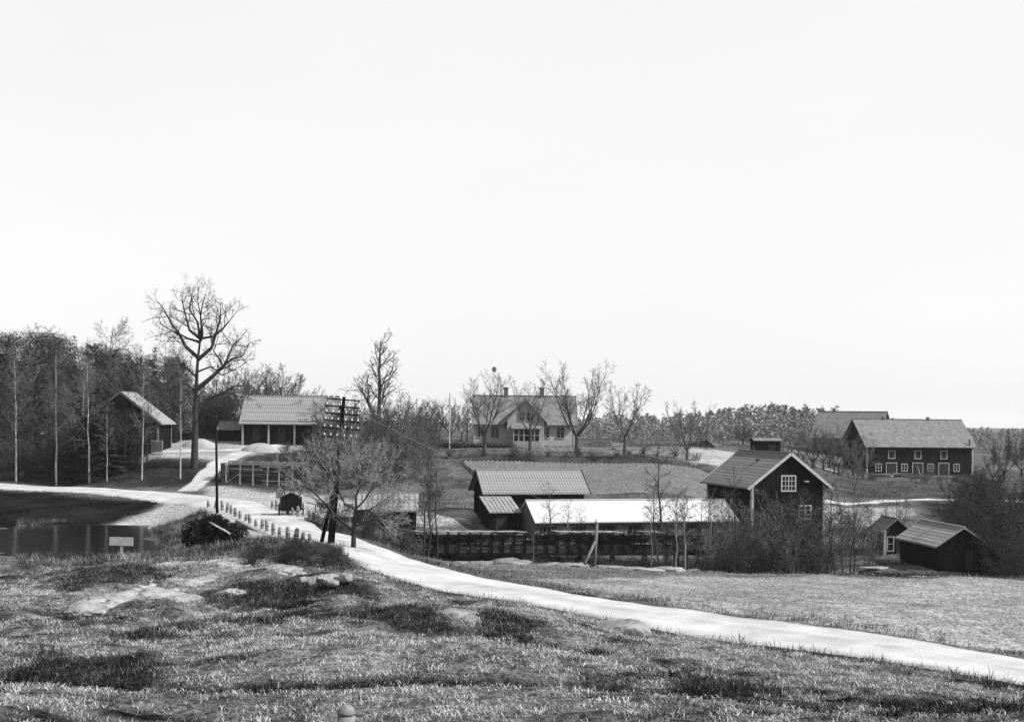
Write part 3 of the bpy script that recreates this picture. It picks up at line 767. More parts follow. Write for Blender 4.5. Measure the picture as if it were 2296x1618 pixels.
# many-stemmed sallow thickets
def thicket(key, seed, h, n, rad, twig, bark, r=.03):
    rr = np.random.default_rng(seed); tr = []
    for k in range(n):
        a = rr.uniform(0, 6.283); s = rad * rr.uniform(.1, 1); hh = h * rr.uniform(.6, 1)
        x0, y0 = rr.normal(0, rad * .22, 2)
        ca, sa = math.cos(a), math.sin(a)
        tr.append(([(x0, y0, -.15), (x0 + ca * s * .25, y0 + sa * s * .25, hh * .35), (x0 + ca * s * .6 + rr.normal(0, .1), y0 + sa * s * .6, hh * .7), (x0 + ca * s, y0 + sa * s, hh)], r * rr.uniform(.7, 1.3), r * .25, None))
    proto(key, seed, tr, [L4(n=11, start=.12, ang=40, L=h * .32, R=r * .5, taper=.4), L4(n=6, seg=3, ang=38, len=.5, wig=.18, up=.08, rr=.55), L4(n=4, seg=2, ang=38, len=.6, wig=.2, rr=.6), L4(n=0, seg=2, wig=.2)], bark, twig)
thicket('thick0', 231, 4.2, 12, 2.0, M['twig'], M['barkdark'])
thicket('thick1', 232, 4.5, 9, 1.6, M['twigmid'], M['bark'])
thicket('thick2', 233, 3.0, 14, 1.8, M['twig'], M['barkdark'], .022)
thicket('thickd', 236, 4.5, 16, 2.2, M['barkdark'], M['barkdark'])
thicket('thick3', 234, 2.4, 14, 1.6, M['twigmid'], M['bark'], .02)

# the great oak, limbs laid out one by one
def Z1(x, y): return x / 3.885, 610.7 + y / 3.885
def limbs_from(view, base, Y, limbs, r):
    out = []
    for k, (pts, r0, r1, kids) in enumerate(limbs):
        q = []
        dy = r.uniform(-1, 1) * 0.5 if k else 0.0
        L = len(pts)
        for i, (x, y) in enumerate(pts):
            u, v = view(x, y)
            p = P(u, v, Y) - base
            q.append((p.x, dy * (i / max(1, L - 1)) * 6.0, p.z))
        if out:                                   # root the limb on the nearest point of what is already built
            best = None
            for (w, _, _, _) in out:
                for a, b in zip(w[:-1], w[1:]):
                    a = np.array(a); b = np.array(b); c = np.array(q[0]); ab = b - a
                    abx = ab * [1, 0, 1]
                    t = float(np.clip(((c - a) * [1, 0, 1]) @ abx / (abx @ abx + 1e-9), 0, 1)); e = a + ab * t
                    dd = math.hypot(e[0] - c[0], e[2] - c[2])
                    if best is None or dd < best[0]: best = (dd, e)
            e = best[1]
            q = [tuple(e)] + [(x, y + e[1], z) for x, y, z in q[1:]]
        out.append((q, r0, r1, kids))
    return out
ob = G(437, 150)
oak = limbs_from(Z1, ob, 150, [
    ([(1693, 1700), (1697, 1500), (1703, 1200), (1715, 850), (1725, 700), (1745, 550), (1750, 430)], .50, .08, 6),
    ([(1715, 700), (1620, 600), (1580, 500), (1510, 390), (1440, 250), (1390, 190)], .26, .03, 12),
    ([(1738, 560), (1640, 530), (1570, 490), (1480, 450), (1390, 380)], .17, .03, 9),
    ([(1738, 530), (1640, 450), (1600, 330), (1560, 200), (1530, 120)], .2, .03, 10),
    ([(1750, 540), (1720, 380), (1640, 260), (1660, 150), (1600, 60)], .18, .025, 10),
    ([(1750, 550), (1775, 480), (1770, 330), (1800, 220), (1840, 150)], .2, .03, 11),
    ([(1775, 330), (1745, 180), (1765, 60)], .09, .02, 6),
    ([(1750, 720), (1850, 610), (1890, 480), (1930, 350), (1930, 210)], .28, .03, 12),
    ([(1755, 530), (1880, 510), (1960, 460), (2060, 350), (2110, 300)], .17, .03, 9),
    ([(1740, 990), (1850, 870), (1960, 760), (2000, 650), (2030, 570), (2110, 510)], .34, .04, 12),
    ([(1960, 760), (2040, 710), (2140, 690), (2230, 560)], .16, .03, 9),
    ([(1930, 770), (1900, 690), (1860, 640), (1890, 580), (2020, 570)], .12, .03, 7),
    ([(1705, 1200), (1800, 1080), (1960, 1010), (2060, 950), (2160, 960)], .26, .04, 12),
    ([(1820, 1070), (1960, 1010), (2100, 1050), (2250, 1080)], .14, .03, 8),
    ([(1730, 830), (1840, 780), (1940, 860), (2060, 800), (2160, 740)], .13, .03, 9),
    ([(1710, 880), (1620, 800), (1540, 760), (1490, 660)], .15, .03, 9),
    ([(1705, 1000), (1600, 940), (1520, 930)], .13, .03, 8),
    ([(1705, 1150), (1640, 1080), (1580, 1090)], .12, .03, 6)], np.random.default_rng(3))
RMIN = 0.0105
proto('oak', 240, oak, [L4(n=10, start=.2, ang=50, L=3.3, R=.06, taper=.4), L4(n=7, seg=5, ang=46, len=.5, wig=.2, up=.05, rr=.5), L4(n=6, seg=3, ang=48, len=.5, wig=.28, up=.03, rr=.5), L4(n=0, seg=2, wig=.25)], M['barkdark'], M['twig'])
plant('oak', 437, 150, scale=0.965, name="oak_tree", label="huge old bare oak with a spreading crown by the hill track", cat="tree", at=ob)

# the bare apple-like tree beside the telephone pole
def Z6(x, y): return (980 + x / 2.889) / 1.441, (1220 + y / 2.889) / 1.441
pb = G(793, 73)
ptree = limbs_from(Z6, pb, 73, [
    ([(462, 1640), (468, 1540), (470, 1440), (480, 1300), (490, 1210)], .17, .11, 0),
    ([(455, 1420), (380, 1340), (280, 1240), (190, 1130), (100, 1040), (0, 940), (-60, 880)], .09, .015, 13),
    ([(280, 1240), (230, 1120), (190, 960), (150, 860)], .05, .012, 10),
    ([(480, 1200), (390, 1160), (320, 1000), (250, 860), (200, 700)], .07, .012, 12),
    ([(320, 1060), (330, 900), (380, 780), (360, 660)], .05, .012, 10),
    ([(490, 1210), (480, 1100), (520, 960), (490, 830), (520, 720)], .07, .012, 12),
    ([(500, 1050), (580, 960), (560, 860), (620, 760)], .05, .012, 10),
    ([(490, 1210), (570, 1130), (640, 1020), (680, 900), (690, 800)], .06, .012, 12),
    ([(500, 1230), (610, 1220), (740, 1140), (860, 1050)], .06, .012, 11),
    ([(610, 1220), (720, 1270), (840, 1240)], .04, .01, 8),
    ([(480, 1380), (580, 1330), (700, 1300), (830, 1340)], .06, .012, 10),
    ([(640, 1020), (760, 960), (780, 860)], .04, .01, 8),
    ([(100, 1040), (60, 980), (30, 800)], .03, .01, 7)], np.random.default_rng(8))
RMIN = 0.0085
proto('poletree', 241, ptree, [L4(n=10, start=.15, ang=40, L=2.3, R=.022, taper=.35), L4(n=8, seg=4, ang=36, len=.55, wig=.18, up=.12, rr=.5), L4(n=8, seg=3, ang=36, len=.55, wig=.2, up=.04, rr=.6), L4(n=0, seg=2, wig=.2)], M['barkdark'], M['twigsunlit'])
plant('poletree', 793, 73, scale=1.0, name="apple_tree", label="low wide bare tree with sunlit-coloured twigs leaning past the telephone pole", cat="tree", at=pb)

# ---- conifers
def leafcloud(r, blobs, n, size, elong=1.0):
    V = []; 
    w = np.array([b[1][0] * b[1][1] * b[1][2] for b in blobs]) ** 0.67; w = w / w.sum()
    ch = r.choice(len(blobs), n, p=w)
    c = np.array([b[0] for b in blobs])[ch]; R = np.array([b[1] for b in blobs])[ch]
    d = r.normal(size=(n, 3)); d /= np.linalg.norm(d, axis=1)[:, None]
    p = c + d * R * (r.uniform(0.25, 1.0, n) ** 0.5)[:, None]
    a = r.normal(size=(n, 3)); a /= np.linalg.norm(a, axis=1)[:, None]
    b = np.cross(a, r.normal(size=(n, 3))); b /= np.linalg.norm(b, axis=1)[:, None]
    s = size * r.uniform(.5, 1.4, n)[:, None]
    return np.stack([p - a * s, p + a * s * .8 + b * s * .5 * elong, p + b * s * .9 * elong], 1).reshape(-1, 3), np.arange(n)[:, None] * 3 + np.array([[0, 1, 2]])
def spruce(key, seed, h, rb, m, n=4200, bare=.04):
    r = np.random.default_rng(seed); V = []; 
    lv = int(h / .5)
    pts = []
    for i in range(lv):
        f = i / (lv - 1); z = h * (bare + (1 - bare) * f)
        R = rb * (1 - f) ** .85 * r.uniform(.8, 1.15) + .12
        nb = max(4, int(9 * (1 - f) + 4))
        for k in range(nb):
            a = r.uniform(0, 6.283); L = R * r.uniform(.7, 1.15)
            for t in np.linspace(.25, 1, max(2, int(L / .3))):
                pts.append((math.cos(a) * L * t, math.sin(a) * L * t, z - L * .32 * t + .10 * L * t * t, .30 * (1.15 - .5 * t)))
    pts = np.array(pts)
    if len(pts) > n: pts = pts[r.choice(len(pts), n, replace=False)]
    k = len(pts); p = pts[:, :3] + r.normal(0, .07, (k, 3)); s = pts[:, 3:4]
    rad = p.copy(); rad[:, 2] = 0; rad /= np.linalg.norm(rad, axis=1)[:, None] + 1e-6
    tan = np.stack([-rad[:, 1], rad[:, 0], np.zeros(k)], 1)
    dn = rad * .9 + np.array([0, 0, -.45]) + r.normal(0, .25, (k, 3))
    V = np.stack([p - tan * s * .8, p + tan * s * .8 + r.normal(0, .05, (k, 3)), p + dn * s * 1.5], 1).reshape(-1, 3)
    cm = npmesh("crown", V, np.arange(k)[:, None] * 3 + np.array([[0, 1, 2]]), m)
    tm = MB().tube([(0, 0, -.2), (0, 0, h * .5), (0, 0, h * .98)], [h * .013, h * .008, .01], 6).mesh("trunk", M['barkdark'])
    PROTO[key] = (tm, cm, h)
def pine(key, seed, h, m, n=4200, crown=.5):
    r = np.random.default_rng(seed)
    blobs = []; 
    for i in range(22):
        f = crown + (1 - crown) * (i + r.uniform(0, 1)) / 22
        a = r.uniform(0, 6.283); R = h * .15 * (1.15 - f * .75) * r.uniform(.5, 1.2)
        s = h * .075 * r.uniform(.8, 1.5)
        blobs.append(((math.cos(a) * R, math.sin(a) * R, h * f - s * .5), (s * 1.35, s * 1.35, s * .75)))
    V, T = leafcloud(r, blobs, n, .22, .55)
    cm = npmesh("crown", V, T, m)
    mb = MB().tube([(0, 0, -.2), (.1, 0, h * .4), (0, .1, h * .96)], [h * .014, h * .011, .03], 6)
    for b in blobs[:10]:
        mb.tube([(0.05, 0.03, b[0][2] - h * .05), b[0]], [.05, .02], 4)
    PROTO[key] = (mb.mesh("trunk", M['barkdark']), cm, h)
for i in range(3):
    spruce('spruce%d' % i, 300 + i, 15, 2.5 + .3 * i, M['needle'])
    pine('pine%d' % i, 310 + i, 16, M['needle'], 10000, (.28, .33, .22)[i])

# ---- planting: birches along the road edge
BL = ["white-stemmed roadside birch, fifth from the great oak and standing before the dense wood", "white-stemmed roadside birch, fourth from the great oak along the far road edge", "white-stemmed roadside birch, third from the great oak, left of the cottage gable", "white-stemmed roadside birch standing right before the cottage's bright roof slope", "white-stemmed roadside birch standing next to the great oak's trunk"]
for k, (u, Y, vt, s) in enumerate([(36, 153, 770, 1), (126, 150, 745, 1), (200, 149, 775, 1.1), (318, 147, 800, .9), (404, 146, 800, .8)]):
    plant('birch%d' % (k % 3), u, Y, vt, rz=k * 1.7, name="birch_tree", label=BL[k], cat="tree", group="birches along the far roadside", sx=.9)
plant('birch1', 240, 148, 880, rz=2.2, name="birch_tree", label="thin short birch with a dark lower stem among taller roadside birches", cat="tree", sx=.9)
for (u, Y, vt) in [(183, 172, 800), (-70, 156, 770), (-150, 160, 760)]:
    plant('birch2', u, Y, vt, rz=u, name="birch_tree", label="slim birch half hidden among the trees of the dark wood", cat="tree", group="birches inside the wood")
# ---- wood behind them
r = random.Random(4)
kinds = []
wood = [(20, 205, 738), (60, 214, 752), (92, 200, 735), (130, 210, 748), (165, 204, 752), (215, 212, 765), (250, 200, 775), (45, 190, 800), (110, 186, 815), (160, 190, 812), (220, 188, 822), (285, 196, 806), (312, 190, 790), (345, 198, 778), (380, 192, 792), (405, 200, 805), (270, 184, 850), (350, 182, 850), (-40, 205, 740), (-100, 210, 730), (10, 184, 850), (70, 180, 860)]
for k, (u, Y, vt) in enumerate(wood):
    if k % 3 == 1: plant('spruce%d' % (k % 3), u, Y, vt, rz=k, name="spruce_tree", label="dark spruce crowded into the wood behind the birches", cat="tree", group="spruces in the wood", sx=1.1)
    else: plant('pine%d' % (k % 3), u, Y, vt, rz=k, name="pine_tree", label="dark bushy pine crowded into the wood behind the birches", cat="tree", group="pines in the wood", sx=1.25)
for k, (u, Y, vt) in enumerate([(15, 178, 760), (75, 176, 775), (150, 178, 770), (240, 190, 705), (255, 200, 730), (275, 178, 800), (375, 176, 780), (190, 176, 790), (110, 174, 800), (300, 174, 815), (40, 160, 830), (165, 160, 850), (280, 152, 870), (330, 154, 860), (225, 154, 850), (60, 196, 722), (125, 198, 730), (180, 196, 745), (310, 190, 765), (365, 188, 758), (395, 180, 770)]):
    plant('decid%d' % (k % 2), u, Y, vt, rz=k * 2, name="deciduous_tree", label="bare grey deciduous tree rising through the dark wood", cat="tree", group="bare trees in the wood", sx=1.3)
for k, (u, Y) in enumerate([(20, 158), (70, 160), (110, 158), (160, 160), (215, 157), (250, 160), (285, 156), (60, 168), (140, 170), (215, 170), (20, 172), (95, 175), (180, 176)]):
    plant(('thick0', 'thick2')[k % 2], u, Y, scale=r.uniform(1.1, 1.6), rz=k, name="bush", label="dark leafless bush in the undergrowth of the wood", cat="bush", group="undergrowth of the wood")
for k, (u, Y, vt) in enumerate([(15, 168, 950), (50, 172, 935), (85, 166, 960), (115, 170, 940), (150, 168, 950), (185, 172, 930), (215, 166, 955), (245, 168, 935), (270, 164, 950), (300, 172, 900), (-20, 170, 940), (160, 180, 905), (60, 182, 900), (225, 180, 890), (120, 184, 890), (330, 176, 900), (375, 176, 905), (395, 172, 940)]):
    plant('spruce%d' % (k % 3), u, Y, vt, rz=k * 1.3, name="young_spruce", label="low dark young spruce filling the shade of the wood", cat="tree", group="young spruces in the wood", sx=1.7)
for k, (u, Y, vt) in enumerate([(188, 155, 1005), (222, 154, 1000), (252, 153.5, 990), (285, 153.5, 985), (306, 154, 1000), (160, 155, 1010), (235, 156, 915), (262, 156.5, 935), (205, 157, 905), (288, 156, 965), (178, 158, 890), (222, 156, 880), (195, 156, 885), (246, 156, 895), (214, 152.5, 862), (240, 152.5, 880)]):
    plant('spruce%d' % (k % 3), u, Y, vt, rz=k * 1.3, name="young_spruce", label="low dark young spruce before the gable of the birch-side cottage", cat="tree", group="young spruces before the cottage", sx=1.9)
for k, (u, Y, vt) in enumerate([(2195, 112, 1130), (2228, 112, 1110), (2262, 110, 1105), (2296, 112, 1095), (2330, 110, 1100), (2245, 104, 1160), (2285, 102, 1165), (2215, 120, 1105), (2275, 118, 1080)]):
    plant('spruce%d' % (k % 3), u, Y, vt, rz=k * 1.3, name="young_spruce", label="dark young spruce in the clump behind the low cottage gable", cat="tree", group="young spruces by the low cottage", sx=1.7)
plant('spruce0', 595, 192, 822, name="spruce_tree", label="single pointed spruce rising behind the open tile-roofed shed", cat="tree")
for k, (u, Y, vt) in enumerate([(555, 196, 830), (625, 198, 812), (575, 190, 850), (655, 188, 880)]):
    plant('orch%d' % (k % 2), u, Y, vt, rz=k, name="deciduous_tree", label="bare tree with fine twigs behind the open tile-roofed shed", cat="tree", group="bare trees behind the open shed")
plant('leader', 848, 172, 728, name="deciduous_tree", label="tall upright bare tree with short drooping side boughs between orchard and shed", cat="tree", rz=.2)
for k, (u, Y, vt) in enumerate([(705, 172, 885), (735, 176, 862), (770, 168, 880), (905, 172, 875), (885, 166, 890), (820, 166, 895), (740, 160, 905), (930, 178, 890)]):
    plant(('orch0', 'orch1', 'orch0')[k % 3], u, Y, vt, rz=k * 1.3, name="deciduous_tree", label="low bare bushy tree in the tangle behind the telephone pole", cat="tree", group="tangle of trees behind the pole", sx=1.2)
for k, (u, Y, vt) in enumerate([(955, 184, 892), (985, 178, 890), (1010, 184, 888), (1035, 180, 898), (965, 172, 905), (1048, 188, 890)]):
    plant(('orch0', 'orch1')[k % 2], u, Y, vt, rz=k * 1.9, name="orchard_tree", label="crooked bare fruit tree in the orchard beside the pale house", cat="tree", group="orchard by the house")
# ---- garden trees before the house
plant('vase0', 1086, 158, 822, name="garden_tree", label="bare garden tree with a ball-shaped nest near its top", cat="tree", rz=.4, sx=1.05)
nb = P(1108, 828, 158)
V, T = leafcloud(np.random.default_rng(2), [((0, 0, 0), (.32, .32, .36))], 260, .09)
no = link("bird_nest", npmesh("bird_nest", V, T, M['twig'])); no.location = nb
tag(no, "round dark bird nest perched at the top of a garden tree", "nest")
mb = MB().tube([(0, 0, -1.9), (-.03, 0, -.9), (0, 0, 0)], [.04, .03, .02], 5); 
ns = mb.build("branch", M['twigmid'], no)
plant('vase1', 1188, 158, 840, name="garden_tree", label="narrow bare garden tree directly before the front gable of the house", cat="tree", rz=1.4, sx=1.05)
plant('vase2', 1293, 157.5, 800, name="garden_tree", label="tallest bare garden tree, spreading wide before the house corner", cat="tree", rz=2.0, sx=1.05)
plant('vase1', 1400, 155, 850, name="garden_tree", label="bare forked tree on the lawn beside the pale bench", cat="tree", rz=.2, sx=1.15)
plant('vase2', 1540, 152, 890, name="garden_tree", label="stout bare tree at the lower end of the lawn by the pale path", cat="tree", rz=.9, sx=.95)
# ---- stream side alders
AL = "slender bare alder on the stream bank between road and boarded barn"
for k, (u, Y, vt) in enumerate([(945, 94, 1000), (962, 92.5, 1010), (980, 95, 1020), (970, 97, 1000)]):
    plant('alder%d' % (0 if k % 2 else 2), u, Y, vt, rz=k * 2.1, name="alder_tree", label=AL, cat="tree", group="alders below the road")
plant('alder0', 880, 116, 1010, name="alder_tree", label="dark straight alder behind the low pale-roofed shed", cat="tree", sx=1.2)
AF = "thin alder sapling growing from the stream behind the timber flume"
for k, (u, Y, vt) in enumerate([(1240, 99.5, 1075), (1272, 99, 1110), (1220, 99, 1150), (1292, 100, 1125)]):
    plant('alder%d' % (k % 3), u, Y, vt, rz=k, name="alder_tree", label=AF, cat="tree", group="saplings behind the flume", sx=1.3)
plant('alder1', 1195, 87, 1185, name="alder_tree", label="short pale-stemmed sapling before the timber flume near the braced post", cat="tree")
AM = "thin bare alder in front of the white roof near the mill"
for k, (u, Y, vt) in enumerate([(1492, 98, 985), (1515, 90, 1090), (1535, 89, 1085), (1560, 98, 1120), (1590, 98, 1085), (1610, 99, 1100), (1478, 96, 1080), (1460, 97, 1110), (1545, 97, 1090), (1575, 94, 1110), (1630, 97, 1090), (1505, 95, 1095)]):
    plant('alder%d' % (1 if k in (1, 2) else k % 3), u, Y, vt, rz=k * 1.1, name="alder_tree", label=AM, cat="tree", group="alders before the white roof", sx=1.25)
TH = "dense bare thicket of thin stems hiding the foot of the mill"
for k, (u, Y, s) in enumerate([(1640, 97, 1.1), (1690, 95, 1.3), (1735, 96, 1.5), (1770, 94, 1.4), (1805, 96, 1.3), (1840, 97, 1.2), (1700, 91, .9), (1760, 91, .9), (1820, 91, .9), (1650, 90, .8), (1590, 92, .8), (1720, 100, 1.3), (1665, 101, 1.2)]):
    plant(('thick0', 'thick1', 'thick2')[k % 3], u, Y, scale=s, rz=k, name="thicket", label=TH, cat="bush", group="thicket before the mill")
for k, (u, Y, vt) in enumerate([(1656, 93, 1040), (1768, 94, 1110), (1858, 94, 1070), (1890, 90, 1120), (1905, 91, 1100), (1912, 92, 1130), (1870, 95, 1110)]):
    plant('alder%d' % ((0, 2)[k % 2]), u, Y, vt, rz=k, name="alder_tree", label="dark bare alder rising from the thicket beside the mill", cat="tree", group="alders by the mill", sx=1.0)
for k, (u, Y, s) in enumerate([(1880, 112, 1.2), (1930, 118, 1.1), (1900, 126, 1.1), (1945, 108, .9)]):
    plant('thick%d' % (1 if k % 2 else 3), u, Y, scale=s, rz=k, name="bush", label="loose grey bush on the pale slope right of the mill", cat="bush", group="bushes on the pale slope")
for k, (u, Y, vt) in enumerate([(1915, 160, 1010), (1820, 178, 955), (1760, 175, 960), (1870, 182, 985), (1790, 190, 950)]):
    plant(('orch1', 'orch0')[k % 2], u, Y, vt, rz=k, name="deciduous_tree", label="bare tree on the slope between the mill and the long barn", cat="tree", group="trees below the long barn", sx=.8)
plant('orch1', 2012, 116, 1085, name="deciduous_tree", label="many-branched bare tree behind the narrow trimmed outhouse", cat="tree", sx=.8)
DR = "dark bare tree in the dense clump behind the low dark cottage"
for k, (u, Y, vt) in enumerate([(2170, 118, 1075), (2205, 116, 1060), (2240, 114, 1075), (2275, 112, 1070), (2310, 116, 1060), (2255, 106, 1110), (2290, 104, 1120)]):
    plant(('alder0', 'orch0', 'alder2')[k % 3], u, Y, vt, rz=k, name="deciduous_tree", label=DR, cat="tree", group="dark clump by the low cottage", sx=1.1)
for k, (u, Y, s) in enumerate([(2225, 103, 1.1), (2260, 101, 1.2), (2295, 100, 1.3), (2215, 110, 1.3), (2250, 112, 1.4), (2290, 110, 1.5), (2330, 104, 1.4), (2240, 97, .8), (2285, 95, .9)]):
    plant(('thick0', 'thick2')[k % 2], u, Y, scale=s, rz=k, name="bush", label="dark dense bush beside the gable of the low dark cottage", cat="bush", group="dark bushes by the low cottage")
for k, (u, Y, vt) in enumerate([(2225, 185, 1010), (2250, 190, 990), (2290, 195, 985)]):
    plant('orch0', u, Y, vt, rz=k, name="deciduous_tree", label="dark bare tree at the pasture edge past the long barn's end", cat="tree", group="trees past the long barn")
for k in range(26):
    u = 545 + r.uniform(0, 215); Y = r.uniform(61, 67)
    plant(('thick2', 'thick3', 'thickd')[k % 3], u, Y, scale=r.uniform(.16, .28), rz=k, name="scrub_bush", label="knee-high bare scrub on the rough mound by the telephone pole", cat="bush", group="scrub on the rough mound", sx=1.4)
for k in range(17):
    plant('thickd', 2130 + r.uniform(0, 220), r.uniform(104, 146), scale=r.uniform(.8, 1.3), rz=k, name="bush", label="tall black leafless bush in the shade behind the low cottage", cat="bush", group="black bushes behind the low cottage")
for k in range(14):
    plant('thickd', 385 + r.uniform(0, 115), r.uniform(174, 190), scale=r.uniform(.9, 1.5), rz=k, name="bush", label="dark leafless bush in the scrub behind the great oak", cat="bush", group="scrub behind the great oak")
for k, (u, Y, vt) in enumerate([(475, 190, 850), (505, 186, 840), (530, 192, 825), (560, 188, 815), (610, 190, 810), (640, 194, 830), (670, 190, 868), (450, 186, 840)]):
    plant('orch%d' % (k % 2), u, Y, vt, rz=k * 1.1, name="deciduous_tree", label="bare tree with fine twigs behind the open tile-roofed shed", cat="tree", group="bare trees behind the open shed", sx=1.2)
# bushes along the bridge banks and hillside
BB = "low bare bush on the rough bank below the bridge road"
for k, (u, Y, s) in enumerate([(830, 88, .8), (865, 90, .9), (900, 91, .8), (925, 95, .9), (760, 96, .7), (705, 97, .5), (880, 100, .9), (1010, 97, .6), (905, 86, .6)]):
    plant('thick%d' % (2 + k % 2), u, Y, scale=s, rz=k, name="bush", label=BB, cat="bush", group="bushes below the bridge road")
BH = "small bare bush on the terrace bank below the house lawn"
for k in range(16):
    plant('thick%d' % (2 + k % 2), 1000 + k * 37 + r.uniform(-12, 12), 152.5 + r.uniform(-1, 1), scale=r.uniform(.3, .5), rz=k, name="bush", label=BH, cat="bush", group="bushes on the terrace bank")
for k, (u, Y, s) in enumerate([(720, 152, 1.0), (770, 148, 1.1), (820, 145, 1.1), (870, 150, 1.1), (920, 148, 1.0), (960, 152, .9), (700, 158, .8), (640, 163, .6), (860, 135, .9), (930, 138, .9), (800, 134, .8)]):
    plant('thick%d' % (k % 4), u, Y, scale=s, rz=k, name="bush", label="bare bush in the hillside tangle behind the telephone pole", cat="bush", group="hillside bushes behind the pole")

for k in range(30):
    plant('thick%d' % (k % 4), 690 + r.uniform(0, 275), r.uniform(132, 166), scale=r.uniform(.9, 1.5), rz=k, name="bush", label="bare bush in the hillside tangle behind the telephone pole", cat="bush", group="hillside bushes behind the pole")
for k, (u, Y, vt) in enumerate([(770, 150, 930), (820, 146, 950), (890, 150, 930), (940, 146, 960), (850, 156, 900)]):
    plant('orch%d' % (k % 2), u, Y, vt, rz=k * 1.3, name="deciduous_tree", label="low bare bushy tree in the tangle behind the telephone pole", cat="tree", group="tangle of trees behind the pole", sx=1.2)
for k, (u, Y, vt) in enumerate([(1845, 186, 950), (1880, 184, 958), (1912, 187, 965), (1935, 184, 985), (1800, 182, 960), (1775, 186, 950), (1825, 180, 965), (1860, 192, 945)]):
    plant('orch1', u, Y, vt, rz=k * 1.7, name="deciduous_tree", label="pale-twigged bare tree before the left gable of the long barn", cat="tree", group="trees at the long barn's gable", sx=1.2)
for k in range(16):
    plant('thick%d' % (1, 3)[k % 2], 1870 + r.uniform(0, 330), r.uniform(178, 190), scale=r.uniform(.25, .6), rz=k, name="bush", label="small scrubby bush on the pasture below the long barn", cat="bush", group="scrub below the long barn")
for k, (u, Y, s_) in enumerate([(1740, 101, 1.6), (1800, 101, 1.6), (1655, 96, 1.2), (1600, 97, .9)]):
    plant('thick%d' % (1, 0)[k % 2], u, Y, scale=s_, rz=k + .5, name="thicket", label=TH, cat="bush", group="thicket before the mill")
# ---- far forest: one mass
def far_forest(name, spots, seed, hmin, hmax, m):
    r = np.random.default_rng(seed); V = []; T = []; k0 = 0
    for (u, Y, h) in spots:
        a, b = au(u, 960); x = a * Y; z = float(tps(np.array([x]), np.array([Y]))[0])
        n = 260
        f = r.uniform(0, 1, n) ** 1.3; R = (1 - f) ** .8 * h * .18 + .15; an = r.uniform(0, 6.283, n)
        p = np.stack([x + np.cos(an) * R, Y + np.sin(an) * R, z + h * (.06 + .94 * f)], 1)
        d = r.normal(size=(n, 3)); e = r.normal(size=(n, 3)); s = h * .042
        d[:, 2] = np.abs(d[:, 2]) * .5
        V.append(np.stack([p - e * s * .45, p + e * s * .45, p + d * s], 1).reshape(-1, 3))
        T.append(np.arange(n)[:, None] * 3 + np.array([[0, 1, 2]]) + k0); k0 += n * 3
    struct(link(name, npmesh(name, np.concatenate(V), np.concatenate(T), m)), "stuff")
rs = np.random.default_rng(77); sp = []
for i in range(760):
    u = rs.uniform(1180, 3000); Y = rs.uniform(310, 470)
    top = np.interp(u, [1180, 1330, 1450, 1560, 1640, 1740, 1850, 1900, 2100, 2190, 2260, 2600, 3000], [938, 934, 930, 930, 916, 911, 916, 930, 955, 958, 962, 965, 970])
    x = au(u, 960)[0] * Y; z = float(tps(np.array([x]), np.array([Y]))[0])
    h = P(u, top, 400).z - z + (rs.normal(0, .6) - abs(rs.normal(0, .9)))
    sp.append((u, Y, max(4.5, h)))
for i in range(260):
    u = rs.uniform(-1200, 20); Y = rs.uniform(230, 420)
    sp.append((u, Y, rs.uniform(11, 16)))
for i in range(150):
    u = rs.uniform(-60, 400); Y = rs.uniform(212, 255)
    sp.append((u, Y, float(np.interp(u, [-60, 150, 230, 400], [15.0, 14.0, 11.5, 9.5])) + rs.normal(-.4, 1.4)))
for i in range(120):
    u = rs.uniform(420, 1200); Y = rs.uniform(330, 460)
    sp.append((u, Y, rs.uniform(4.5, 6)))
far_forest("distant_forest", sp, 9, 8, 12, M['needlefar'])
for k in range(26):
    u = r.uniform(1330, 1720); Y = r.uniform(215, 260)
    plant(('orch1', 'orch0', 'vase1')[k % 3], u, Y, vtop=r.uniform(940, 975), rz=k, name="deciduous_tree", label="small bare tree in the hazy grove beyond the house lawn", cat="tree", group="grove beyond the lawn", sx=1.1)
for k in range(12):
    u = 2205 + r.uniform(0, 140); Y = r.uniform(240, 290)
    plant('spruce%d' % (k % 3), u, Y, vtop=r.uniform(958, 985), rz=k, name="spruce_tree", label="small dark spruce on the forest edge past the long barn", cat="tree", group="spruces past the long barn")

